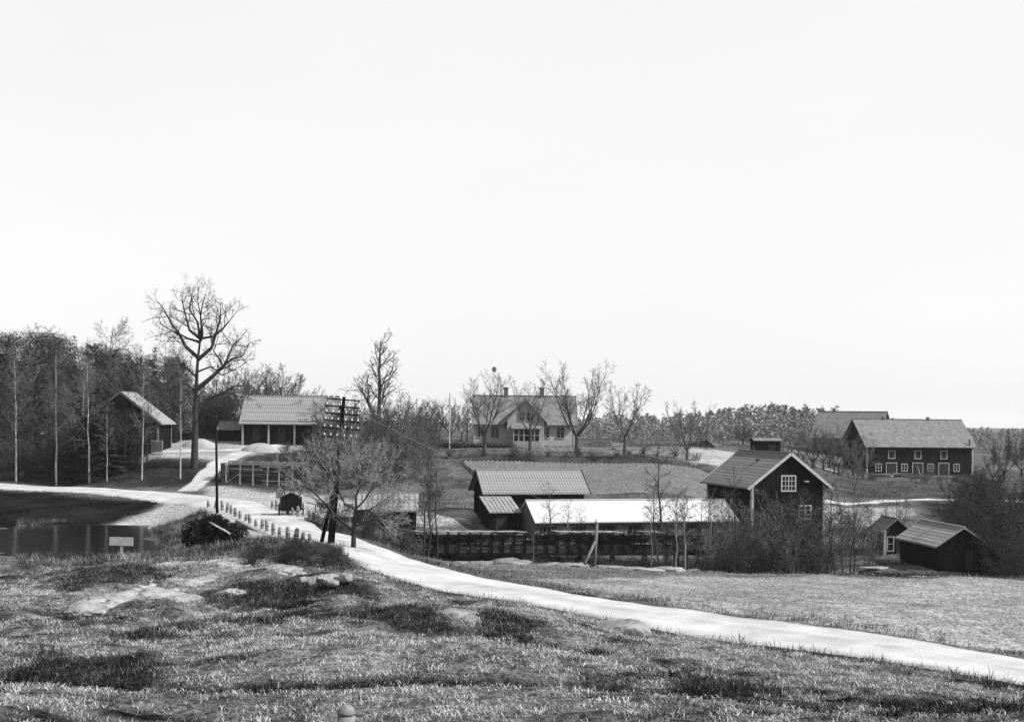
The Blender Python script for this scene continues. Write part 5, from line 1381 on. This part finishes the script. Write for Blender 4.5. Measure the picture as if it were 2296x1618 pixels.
# ------------------------------------------------------------------ POLES AND WIRES
base = G(744, 75); top = P(771, 889, 75) 
ax = (top - base); axn = ax.normalized()
tpz = thing("telephone_pole", "leaning telephone pole with six crossarms of white insulators", "pole", base)
MB().tube([axn * -.5, ax * .5, ax], [.15, .13, .10], 10).build("pole", M['tarred'], tpz, True)
side_ = Vector((axn.z, 0.18, -axn.x)).normalized()
INS = MB().tube([(0, 0, 0), (0, 0, .04), (0, 0, .06), (0, 0, .12), (0, 0, .15), (0, 0, .2), (0, 0, .22)], [.035, .05, .075, .065, .05, .055, .02], 7).mesh("insulator", M['porcelain'], True)
zs = [896, 912, 928, 944, 961, 980]; armw = [1.0, 1.04, 1.03, 1.05, 1.08, 1.04]
ends = []
for k, v in enumerate(zs):
    t = (base.z + ax.z - P(770, v, 75).z)
    c = ax - axn * max(.18, t) + Vector((0, -.16, 0))
    arm = MB().beam(c - side_ * armw[k], c + side_ * armw[k], .10, .085, axn).build("crossarm", M['tarred'], tpz)
    for j, q in enumerate((-.93, -.57, -.2, .22, .58, .93)):
        io = link("insulator", INS, arm); io.location = c + side_ * armw[k] * q + axn * .05
        io.rotation_euler = (0, math.asin(max(-1, min(1, axn.x))), 0); io.scale = (.62, .62, .72)
    ends.append(base + c + side_ * armw[k] * .93 + axn * .2)
    if k == 0:
        for q in (-.9, -.55): 
            pass
for (u, Y, kk) in ((717, 75.6, .40), (737, 73.4, .36)):
    b2 = G(u, Y) - base
    MB().tube([b2 - Vector((0, 0, .3)), ax * kk + Vector((-.14, -.05, 0))], [.13, .10], 8).build("strut", M['tarred'], tpz, True)
# braced post by the stream
pb2 = G(1331, 85.5); pt = P(1338, 1173, 85.5)
bp = thing("braced_post", "weathered post with a diagonal strut and white insulator on the stream bank", "post", pb2)
d = pt - pb2
MB().tube([(0, 0, -.4), d * .5, d], [.13, .12, .10], 9).build("post", M['wood'], bp, True)
MB().tube([G(1302, 84.6) - pb2 - Vector((0, 0, .3)), d * .62], [.11, .09], 8).build("strut", M['wood'], bp, True)
io = link("insulator", INS, bp); io.location = d; io.scale = (2.0, 2.0, 1.6)
def wirecurve(name, p0, p1, sag, rad, label=None, cat=None, group=None, m=None, parent=None, n=24):
    pts = []
    for i in range(n + 1):
        t = i / n; p = p0.lerp(p1, t); pts.append(p - Vector((0, 0, sag * 4 * t * (1 - t))))
    o = MB().tube(pts, [rad] * (n + 1), 4, False).build(name, m or M['wire'], parent)
    if label: tag(o, label, cat, group)
    return o
wirecurve("telephone_wire", ends[2], pb2 + d + Vector((0, 0, .12)), .25, .0045, "thin pale wire sloping from the telephone pole down to the braced post", "wire")
# lone pole left of the bridge
b = G(487, 106.5); t_ = P(484, 934, 106.5) - b
lp = thing("utility_pole", "plain dark pole standing alone at the left bridge end", "pole", b)
MB().tube([(0, 0, -.5), t_ * .5, t_], [.13, .11, .09], 9).build("pole", M['tarred'], lp, True)
MB().tube([t_, t_ + Vector((0, 0, .12))], [.125, .03], 9).build("cap", M['iron'], lp)

# ------------------------------------------------------------------ BRIDGE: bollards, wires, kerb stones
bm = MB(); 
prof = [(-.35, .15), (0, .14), (.5, .125), (.64, .115), (.72, .07)]
bm.tube([(0, 0, z) for z, _ in prof], [q for _, q in prof], 8)
BOL = bm.mesh("stone", M['grandark'])
def bollards(pix, lbl, grp):
    tops = []
    for k, (u, v) in enumerate(pix):
        p = hit(u, v)
        o = thing("stone_bollard", lbl, "bollard", p, k * .7, grp)
        s = r.uniform(.85, 1.15); o.scale = (s, s, s * r.uniform(1.1, 1.35)); o.rotation_euler = (r.uniform(-.09, .09), r.uniform(-.09, .09), k * .7); 
        link("stone", BOL, o)
        MB().tube([(0, 0, .36), (0, 0, .41)], [.14, .137], 8).build("iron_band", M['iron'], o)
        tops.append(p + Vector((0, 0, .40)))
    return tops
lr = [(467, 1141), (483, 1146), (499, 1150), (508, 1154), (518, 1158), (528, 1163), (538, 1168), (550, 1174), (561, 1179), (574, 1185), (587, 1191), (599, 1196), (613, 1203), (625, 1209), (645, 1215), (662, 1219), (678, 1222), (695, 1224)]
rr_ = [(610, 1142), (620, 1146), (645, 1153), (657, 1158), (668, 1161), (694, 1166), (704, 1170), (716, 1175), (727, 1180)]
def row_on(line_off, us):
    return us
t1 = bollards(lr, "pointed stone bollard along the pond side of the bridge road", "bollards along the pond side of the bridge")
t2 = bollards(rr_, "pointed stone bollard along the downstream side of the bridge road", "bollards along the downstream side of the bridge")
for tops, nm in ((t1, "sagging guard wire strung between the pond-side bollards"), (t2, "sagging guard wire strung between the downstream bollards")):
    mb = MB()
    for a, b in zip(tops[:-1], tops[1:]):
        mb.tube([a, (a + b) / 2 - Vector((0, 0, .09)), b], [.012] * 3, 4, False)
    tag(mb.build("guard_wire", M['iron']), nm, "wire")
# kerb beam and stone slabs of the abutment on the pond side
def rockmesh(seed, sub=3, flat=.5, rough=.3):
    import bmesh
    bm = bmesh.new(); bmesh.ops.create_icosphere(bm, subdivisions=sub, radius=1.0)
    rr = np.random.default_rng(seed)
    pl = [(unit(rr.normal(size=3)), rr.uniform(.55, .9)) for _ in range(9)]
    for v in bm.verts:
        c = np.array(v.co); 
        for nrm, d in pl:
            e = c @ nrm - d
            if e > 0: c = c - nrm * e * .9
        c = c * (1 + rough * .35 * float(vnoise(np.array(c[0] * 2.3 + 9), np.array(c[1] * 2.3 + c[2] * 1.7), seed)))
        v.co = (c[0], c[1], c[2] * flat)
    me = bpy.data.meshes.new("stone"); bm.to_mesh(me); bm.free()
    return me
ROCKS = [rockmesh(i, 3, .55, .6) for i in range(6)]
def rock(p, sx, sy, sz, rz, label, group=None, m=None, name="boulder", cat="rock", k=None):
    src = ROCKS[(k if k is not None else r.randrange(6)) % 6]
    me = src.copy(); me.materials.clear(); me.materials.append(m or M['rock'])
    o = link(name, me); o.location = p; o.scale = (sx, sy, sz); o.rotation_euler = (0, 0, rz)
    return tag(o, label, cat, group)
k0 = P(532, 1166, 97); k1 = P(598, 1201, 85.5)
ab = thing("bridge_abutment", "stone bridge abutment with a kerb beam along the pond side", "bridge", k0)
d = k1 - k0
MB().beam((0, 0, -.05), d + Vector((0, 0, -.05)), .35, .30).build("kerb_beam", M['rock'], ab)
nm_ = Vector((-d.y, d.x, 0)).normalized()
for k in range(3):
    for j in range(6):
        c = d * ((j + .5 + .2 * (k % 2)) / 6.3) + Vector((0, 0, -.42 - k * .42))
        MB().obox(c, d / 13.2, nm_ * .2, (0, 0, .195)).build("masonry_block", M['rockdark'], ab)
g = P(552, 1196, 86.5)
so_ = link("flat_stone", MB().obox((0, 0, 0), (1.0, -1.6, -.02), (.75, .5, -.05), (0, 0, .12)).mesh("flat_stone", M['rock'])); so_.location = g; tag(so_, "flat pale stone slab tilted at the water side of the bridge", "stone")
rock(G(566, 82.5) + Vector((0, 0, -.1)), 1.0, .7, .4, .4, "low pale rock at the foot of the tilted bridge slab", k=2)
# dark juniper clump by the bridge, with loose timber
g = G(482, 84.5)
jb = thing("juniper_bush", "black dense juniper clump beside the bridge abutment", "bush", g); jb.scale = (1.25, 1.2, 1.25)
V, T = leafcloud(np.random.default_rng(12), [((-1.0, 0, .55), (.9, .9, .85)), ((0, 0, .7), (1.0, .9, .95)), ((1.0, .1, .45), (.85, .8, .75)), ((.3, -.3, .3), (1.3, .8, .6)), ((-.3, .2, 1.1), (.6, .6, .6))], 5200, .13)
link("foliage", npmesh("foliage", V, T, M['juniper']), jb)
MB().tube([(0, 0, -.3), (0, 0, .8)], [.12, .05], 6).build("stem", M['barkdark'], jb)
for k, (ua, va, ub, vb) in enumerate(((470, 1170, 505, 1190), (497, 1184, 515, 1196))):
    p0 = P(ua, va, 84.0); p1 = P(ub, vb, 83.2)
    tag(MB().beam(p0, p1, .16, .07).build("loose_plank", M['woodpale']), ("long pale plank lying across the black juniper clump", "short pale plank lying against the black juniper clump")[k], "plank")
# hedge clump around pollard stems on the downstream side
g = hit(652, 1156)
hc = thing("loaded_cart", "dark boxy cart piled high with brushwood beside the bridge bollards", "cart", g, .12)
MB().box(-.8, .8, -.75, 1.2, .42, .52).build("bed", M['wooddark'], hc)
for sy, nm2 in ((-.78, "tail_board"), (1.2, "head_board")): MB().box(-.8, .8, sy, sy + .04, .5, 1.5).build(nm2, M['tarred'], hc)
for sx in (-.84, .80): MB().box(sx, sx + .04, -.74, 1.2, .5, 1.5).build("side_board", M['tarred'], hc)
V, T = leafcloud(np.random.default_rng(14), [((-.35, 0, 1.45), (.4, .7, .25)), ((.35, .1, 1.45), (.4, .7, .25)), ((0, 0, 1.6), (.4, .6, .28)), ((0, .6, 1.5), (.6, .5, .25))], 2600, .09)
link("brushwood", npmesh("brushwood", V, T, M['juniper']), hc)
for sx in (-.98, .98):
    wv = MB(); n = 18
    wv.tube([(sx, .15 + .5 * math.cos(2 * math.pi * i / n), .5 + .5 * math.sin(2 * math.pi * i / n)) for i in range(n + 1)], [.05] * (n + 1), 5, False)
    for i in range(10): wv.beam((sx, .15, .5), (sx, .15 + .48 * math.cos(math.pi * i / 5), .5 + .48 * math.sin(math.pi * i / 5)), .04, .04)
    wv.tube([(sx - .08, .15, .5), (sx + .08, .15, .5)], [.1, .1], 8)
    wv.build("wheel", M['wooddark'], hc)
MB().tube([(-1.0, .15, .5), (1.0, .15, .5)], [.05, .05], 6).build("axle", M['iron'], hc)
for x, xt, h_ in ((-.35, -.62, 2.35), (.1, .2, 2.3), (.55, .85, 2.2)):
    MB().tube([(x, -.2, .5), ((x + xt) / 2, -.15, 1.7), (xt, -.1, h_)], [.07, .06, .05], 6).build("stake", M['barkdark'], hc, True)
for sx in (-.5, .5): MB().beam((sx, 1.2, .5), (sx, 2.9, .25), .08, .08).build("shaft", M['wood'], hc)
g = hit(627, 1140)
nb_ = thing("notice_board", "dark notice board on a post left of the brushwood cart", "sign", g, .15)
MB().box(-.35, .3, -.03, .03, .9, 1.75).build("board", M['wood'], nb_)
MB().box(-.05, .05, .035, .12, -.4, 1.95).build("post", M['woodpale'], nb_)
# handcart
g = hit(723, 1148)
hcart = thing("handcart", "small low handcart with raised handles parked beyond the bollards", "cart", g, .25)
for sy in (-.35, .35): MB().beam((-1.35, sy, .85), (.55, sy, .42), .06, .06).build("handle", M['wood'], hcart)
MB().obox((.15, 0, .62), (.62, 0, -.1), (0, .34, 0), (0, 0, .22)).build("body", M['wooddark'], hcart)
for sy in (-.44, .44):
    wv = MB(); n = 16
    wv.tube([(.15 + .36 * math.cos(2 * math.pi * i / n), sy, .36 + .36 * math.sin(2 * math.pi * i / n)) for i in range(n + 1)], [.035] * (n + 1), 5, False)
    for i in range(8): wv.beam((.15, sy, .36), (.15 + .35 * math.cos(math.pi * i / 4), sy, .36 + .35 * math.sin(math.pi * i / 4)), .03, .03)
    wv.build("wheel", M['wooddark'], hcart)
MB().beam((-.6, -.3, .62), (-.6, -.3, -.02), .05, .05).build("leg", M['wood'], hcart); MB().beam((-.6, .3, .62), (-.6, .3, -.02), .05, .05).build("leg", M['wood'], hcart)
# white sign by the pole tree
g = hit(784, 1180)
ws = thing("road_sign", "white square sign on a thin white post behind the bare tree", "sign", g)
hs = P(784, 1128, g.y).z - g.z
MB().tube([(0, 0, -.3), (0, 0, hs - .1)], [.04, .04], 6).build("post", M['white'], ws)
MB().box(-.45, .3, -.07, -.045, hs - .6, hs).build("board", M['white'], ws)
# notice board by the pond
g = hit(272, 1251)
sb = thing("signboard", "wide blank white signboard on one post at the pond edge", "sign", g, -.05)
ht = P(272, 1203, g.y).z - g.z; hb = P(272, 1222, g.y).z - g.z
wd = 54 * g.y / F
for k in range(2): MB().box(-wd / 2, -.01 if k == 0 else wd / 2, -.06, -.03, hb, ht).build("board", M['white'], sb) if k == 0 else MB().box(.005, wd / 2, -.062, -.03, hb - .01, ht - .01).build("board", M['white'], sb)
MB().beam((0, .03, -.4), (0, .03, ht - .08), .15, .11).build("post", M['white'], sb)

# ------------------------------------------------------------------ TIMBER RACK on the yard
ra, rb = G(505, 143), G(683, 141)
rk = thing("timber_rack", "long open timber rack of pale posts and dark rails on the yard", "rack", ra)
d = rb - ra; Lr = d.length
for j, (u, hh) in enumerate(((507, 2.35), (538, 2.45), (567, 2.4), (599, 2.4), (625, 2.35), (655, 2.35), (680, 2.3))):
    p = G(u, 143 - 2 * (u - 505) / 178) - ra
    MB().beam(p + Vector((0, 0, -.4)), p + Vector((r.uniform(-.08, .08), 0, hh)), .15, .13).build("post", M['woodpale'] if j < 6 else M['wood'], rk)
    MB().beam(p + Vector((0, 2.0, -.3)), p + Vector((0, 2.0, hh + .1)), .14, .13).build("post", M['wood'], rk)
nb_ = Vector((0, 1, 0))
MB().beam(Vector((-.1, -.1, 2.28)), d + Vector((.2, -.1, 2.22)), .10, .13).build("top_rail", M['woodpale'], rk)
MB().beam(Vector((-.1, 1.9, 2.45)), d + Vector((.2, 1.9, 2.35)), .10, .16).build("top_rail", M['woodpale'], rk)
for k in range(8):
    z = .15 + k * .25
    MB().beam(Vector((0, 1.88, z)), d + Vector((0, 1.88, z)), .06, .19).build("back_rail", M['wooddark'], rk)
for k in range(7):
    z = .3 + k * .27; x0 = r.uniform(0, Lr * .5); x1 = x0 + r.uniform(1.5, 4)
    e = d.normalized()
    MB().beam(e * x0 + Vector((0, .9 + .1 * k, z + .5 * (k % 2))), e * min(Lr, x1) + Vector((0, .9 + .1 * k, z + .45 * (k % 2))), .12, .12).build("stored_pole", M['woodpale'] if k % 3 == 0 else M['wood'], rk)
MB().beam(Vector((.15, -.12, .05)), Vector((1.6, -.12, 1.1)), .09, .07).build("brace", M['woodpale'], rk)
for k in range(7): MB().box(-.55 + k * .0, -.49 + k * .0, -.1 + k * .29, .16 + k * .29, -.3, 2.3).build("end_pale", M['wooddark'], rk)
p = G(671, 140.5) - ra
MB().box(p.x - .25, p.x + .2, p.y - .1, p.y - .05, p.z + .25, p.z + .75).build("notice_panel", M['white'], rk)
for k in range(7): MB().beam(Vector((.3 + k * 1.25, -.05, 2.36)), Vector((.3 + k * 1.25, 1.95, 2.5)), .1, .1).build("cross_bar", M['wood'], rk)

# ------------------------------------------------------------------ SAND HEAPS on the hilltop yard
def heap(u, Y, rx, ry, h, label):
    g = G(u, Y); n, m_ = 22, 7; V = []; 
    for i in range(m_ + 1):
        f = i / m_
        for j in range(n):
            a = 2 * math.pi * j / n; q = f * (1 + .12 * float(vnoise(np.array(math.cos(a) * 2 + u), np.array(math.sin(a) * 2), 5)))
            V.append((math.cos(a) * rx * q, math.sin(a) * ry * q, h * (1 - f * f) * (1 - .15 * math.sin(3 * a + u) * f) - .1 * f - .15 * (f == 1)))
    fs = [(i * n + j, (i + 1) * n + j, (i + 1) * n + (j + 1) % n, i * n + (j + 1) % n) for i in range(m_) for j in range(n)]
    o = link("sand_heap", MB().add(V, fs).mesh("sand_heap", M['sand'], True)); o.location = g
    tag(o, label, "heap")
heap(585, 163, 3.0, 2.0, 1.0, "broad pale sand heap before the open shed")
heap(448, 166, 2.6, 1.8, 1.0, "pale sand heap behind the trunk of the great oak")

# ------------------------------------------------------------------ ROCKS
def outcrop(q, label, up=.17):
    c = np.array([P(u, v, fgY(v))[:2] for u, v in q]); x0, y0 = c.min(0) - .8; x1, y1 = c.max(0) + .8
    xs = np.arange(x0, x1, .13); ys = np.arange(y0, y1, .13); X, Y = np.meshgrid(xs, ys)
    m = poly_mask([(u, v, fgY(v)) for u, v in q], X, Y, .9)
    crack = np.abs(fbm(X / 1.6 + Y / 4, Y / 1.1, 97, 3)); 
    Z = terrain(X, Y) + up * (m - .42) + .10 * fbm(X / .9, Y / .9, 98, 4) * m - .16 * np.clip(.05 - crack, 0, .05) / .05 - .25 * (m < .05)
    Z = np.round(Z / .06) * .06 * .5 + Z * .5
    n_, m_ = X.shape; idx = np.arange(n_ * m_).reshape(n_, m_)
    keep = (m[:-1, :-1] > .02) | (m[1:, 1:] > .02) | (m[1:, :-1] > .02) | (m[:-1, 1:] > .02)
    qd = np.stack([idx[:-1, :-1], idx[:-1, 1:], idx[1:, 1:], idx[1:, :-1]], -1)[keep]
    used = np.unique(qd); mp_ = np.zeros(n_ * m_, int); mp_[used] = np.arange(len(used))
    V = np.stack([X, Y, Z], -1).reshape(-1, 3)[used]; ctr = V.mean(0)
    o = link("rock_outcrop", npmesh("rock_outcrop", V - ctr, mp_[qd], M['rock'])); o.location = ctr
    tag(o, label, "rock")
for q, lb in zip(BARE, ("long pale rock ledge along the crest of the knoll", "broad pale rock slab sloping in the knoll turf", "thin curved rock rib running down the knoll", "narrow rock streak between the knoll's crest ledge and its broad slab", "small lone rock patch in the dark knoll turf", "pale rock patch under the row of white stones")):
    outcrop(q, lb)
for (u, v, s, lb) in [(682, 1305, .3, "small white stone at the left end of the stone row under the mound"), (708, 1308, .42, "white stone in the row under the rough mound"), (728, 1306, .5, "largest white stone in the row under the rough mound"), (744, 1311, .34, "split pale stone in the row under the rough mound"), (775, 1306, .42, "white stone at the right end of the row under the mound")]:
    p = hit(u, v); rock(p + Vector((0, -.25, .12)), s * 1.15, s * .8, s * 1.15, u, lb, None, name="stone", cat="stone")
for (u, v, s, lb) in [(865, 1318, .3, "single pale stone beside the gravel road below the mound"), (1010, 1382, .75, "rounded grey boulder half sunk in the foreground grass"), (1035, 1378, .6, "paler lump behind the rounded foreground boulder"), (1055, 1392, .6, "low grey boulder right of the rounded foreground pair"), (1382, 1418, 1.3, "wide flat-topped rock rounding out of the road bank"), (1462, 1345, .22, "small white stone on the far road edge"), (2122, 1462, .2, "tiny pale stone at the road edge by the field")]:
    p = hit(u, v); rock(p + Vector((0, .2, -.05 * s)), s, s * .8, s * .75, u * .1, lb, None, M['rockdark'] if s > .5 else M['rock'], name="boulder", cat="rock")
p = hit(2233, 1280); rock(p + Vector((0, 0, .12)), .32, .3, .55, .4, "bright white boulder at the corner of the pale field", None, M['white'])
SL = "pale water-worn rock on the stream bed below the flume"
for (u, Y, sx, sy, sz) in [(1000, 90, 1.3, .8, .5), (1045, 90, 1.5, .8, .5), (1095, 91, 1.3, .8, .45), (1140, 90.5, 1.4, .8, .45), (1030, 86, 2.0, .7, .3), (1090, 85.5, 2.0, .7, .3), (1150, 84.5, 1.4, .6, .3), (1170, 87, .8, .6, .5), (1240, 85, 1.2, .7, .4), (1272, 84.5, 1.2, .7, .45), (1300, 85.5, .9, .6, .45), (1365, 85.5, 1.4, .6, .35), (1410, 85, 1.4, .6, .32), (1450, 85, 1.3, .6, .35), (1485, 86, 1.2, .7, .5), (1510, 86, .9, .6, .45), (1060, 93, 1.0, .8, .6), (1120, 93, 1.1, .8, .55), (985, 94, 1.0, .8, .6), (1180, 92, .9, .7, .5), (1385, 92, 1.2, .8, .5), (1430, 92, 1.3, .8, .6), (1350, 91, 1.0, .7, .5), (1555, 91, .9, .7, .45), (1600, 90, 1.0, .6, .4), (1640, 91, .8, .6, .4), (1720, 93, 1.0, .6, .3), (1850, 92, 1.1, .6, .3), (1880, 94, 1.2, .6, .3)]:
    p = G(u, Y); rock(p + Vector((0, 0, sz * .1)), sx, sy, sz * r.uniform(.9, 1.7), r.uniform(-.4, .4), SL, "rocks along the stream bed", M['rock'] if r.random() < .45 else M['rockdark'])
for (u, Y, l_) in ((2025, 96, 2.0), (2090, 94.5, 2.2), (1965, 106, 1.6), (1915, 98, 2.0)):
    p = G(u, Y); rock(p + Vector((0, 0, .1)), l_, .6, .3, .02, "long pale ledge of rock on the bank before the low cottage", "ledges before the low cottage")
# ------------------------------------------------------------------ TIMBER STACKS before the long barn
for k, (u, Y, n_, lb) in enumerate([(1975, 191, 6, "loose stack of pale boards before the long barn's left doors"), (2025, 190, 8, "grey heap of poles before the middle of the long barn"), (2062, 189, 5, "small pile of planks with a leaning pole before the long barn"), (2120, 190, 6, "low stack of pale timber before the right barn door")]):
    g = G(u, Y); o = thing("timber_stack", lb, "timber", g, r.uniform(-.15, .15))
    for j in range(n_):
        l_ = r.uniform(2.2, 3.6); a = r.uniform(-.25, .25); z = .1 + .14 * (j // 2); y = -.25 + .5 * (j % 2) + r.uniform(-.1, .1)
        MB().beam((-l_ / 2, y - a, z), (l_ / 2, y + a, z + r.uniform(-.05, .1)), .22, .12).build("board", M['woodpale'] if j % 2 else M['wood'], o)
    if k == 2: MB().beam((.1, -.3, 0), (-.3, .4, 1.9), .07, .07).build("leaning_pole", M['woodpale'], o)
g = G(2158, 186)
mh = thing("manure_heap", "dark heap below the right end of the long barn", "heap", g)
V, T = leafcloud(np.random.default_rng(21), [((0, 0, .2), (1.9, 1.2, .9))], 900, .2)
link("loose_litter", npmesh("loose_litter", V, T, M['earth']), mh)
MB().tube([(0, 0, -.3), (0, 0, .3), (0, 0, .8)], [1.8, 1.4, .5], 12).build("core", M['earth'], mh, True)
# pasture fences
def fence(name, label, pts, hh=1.0, m=None):
    q = [G(*p) for p in pts]
    o = thing(name, label, "fence", q[0])
    tops = []
    for a, b in zip(q[:-1], q[1:]):
        n_ = max(1, int((b - a).length / 2.2))
        for i in range(n_ + (b is q[-1])):
            p = a.lerp(b, i / n_); p.z = gz(p.x, p.y); p -= q[0]
            MB().beam(p + Vector((0, 0, -.3)), p + Vector((0, 0, hh)), .1, .1).build("post", m or M['wood'], o); tops.append(p)
    for a, b in zip(tops[:-1], tops[1:]):
        for z in (.45, .85): MB().beam(a + Vector((0, -.06, z * hh)), b + Vector((0, -.06, z * hh)), .04, .09).build("rail", m or M['wood'], o)
fence("pasture_fence", "grey rail fence across the lawn edge beyond the bench", [(1420, 170), (1500, 172), (1560, 174)])
fence("pasture_fence", "grey rail fence running past the small black shed", [(1620, 172), (1690, 171)])
fence("pasture_fence", "rail fence along the pasture past the long barn", [(2200, 178), (2260, 176), (2330, 174)])

# ------------------------------------------------------------------ STONE POST in the near foreground
g = hit(775, 1610); Yp = 21.0; g = G(775, Yp)
htop = P(775, 1578, Yp).z - g.z; R = 19.5 * Yp / F
sp_ = thing("stone_post", "round-capped grey stone post with a ring groove in the foreground", "post", g)
MB().tube([(0, 0, -.4), (0, 0, htop - R * 1.25)], [R * 1.05, R], 20).build("shaft", M['gran'], sp_, True)
MB().tube([(0, 0, htop - R * 1.25), (0, 0, htop - R * 1.12)], [R * .90, R * .90], 20).build("groove", M['grandark'], sp_, True)
cp = [(htop - R * 1.12, R * 1.03), (htop - R * .9, R * 1.03), (htop - R * .6, R * .95), (htop - R * .3, R * .74), (htop - R * .08, R * .42), (htop, R * .05)]
MB().tube([(0, 0, z) for z, _ in cp], [q for _, q in cp], 20).build("cap", M['gran'], sp_, True)

for k, (u, Y, s_) in enumerate([(1350, 93.5, .45), (1385, 94.5, .5), (1420, 94, .5), (1455, 94.5, .5), (1490, 93, .55), (1530, 94, .6), (1320, 95, .4), (1215, 93, .4), (1180, 94.5, .4), (1275, 93, .4)]):
    plant('thick%d' % (0, 2)[k % 2], u, Y, scale=s_, rz=k, name="bush", label="low dark bush on the stream bed before the flume", cat="bush", group="bushes before the flume", sx=1.3)

# ------------------------------------------------------------------ HAZE: thin even air round the whole place
zl = float(GZ.min()) - 1.2
hb_ = MB().box(-2750, 2750, -450, 4200, zl, 46).mesh("haze", M['wire'])
hm = bpy.data.materials.new("haze_air"); hm.use_nodes = True
hn = hm.node_tree; hn.nodes.clear()
ho = hn.nodes.new("ShaderNodeOutputMaterial"); hv = hn.nodes.new("ShaderNodeVolumePrincipled")
hv.inputs["Color"].default_value = (.9, .9, .9, 1); hv.inputs["Density"].default_value = 0.00008; hv.inputs["Anisotropy"].default_value = 0.0
hn.links.new(hv.outputs[0], ho.inputs["Volume"])
hb_.materials.clear(); hb_.materials.append(hm)
struct(link("haze", hb_), "stuff")
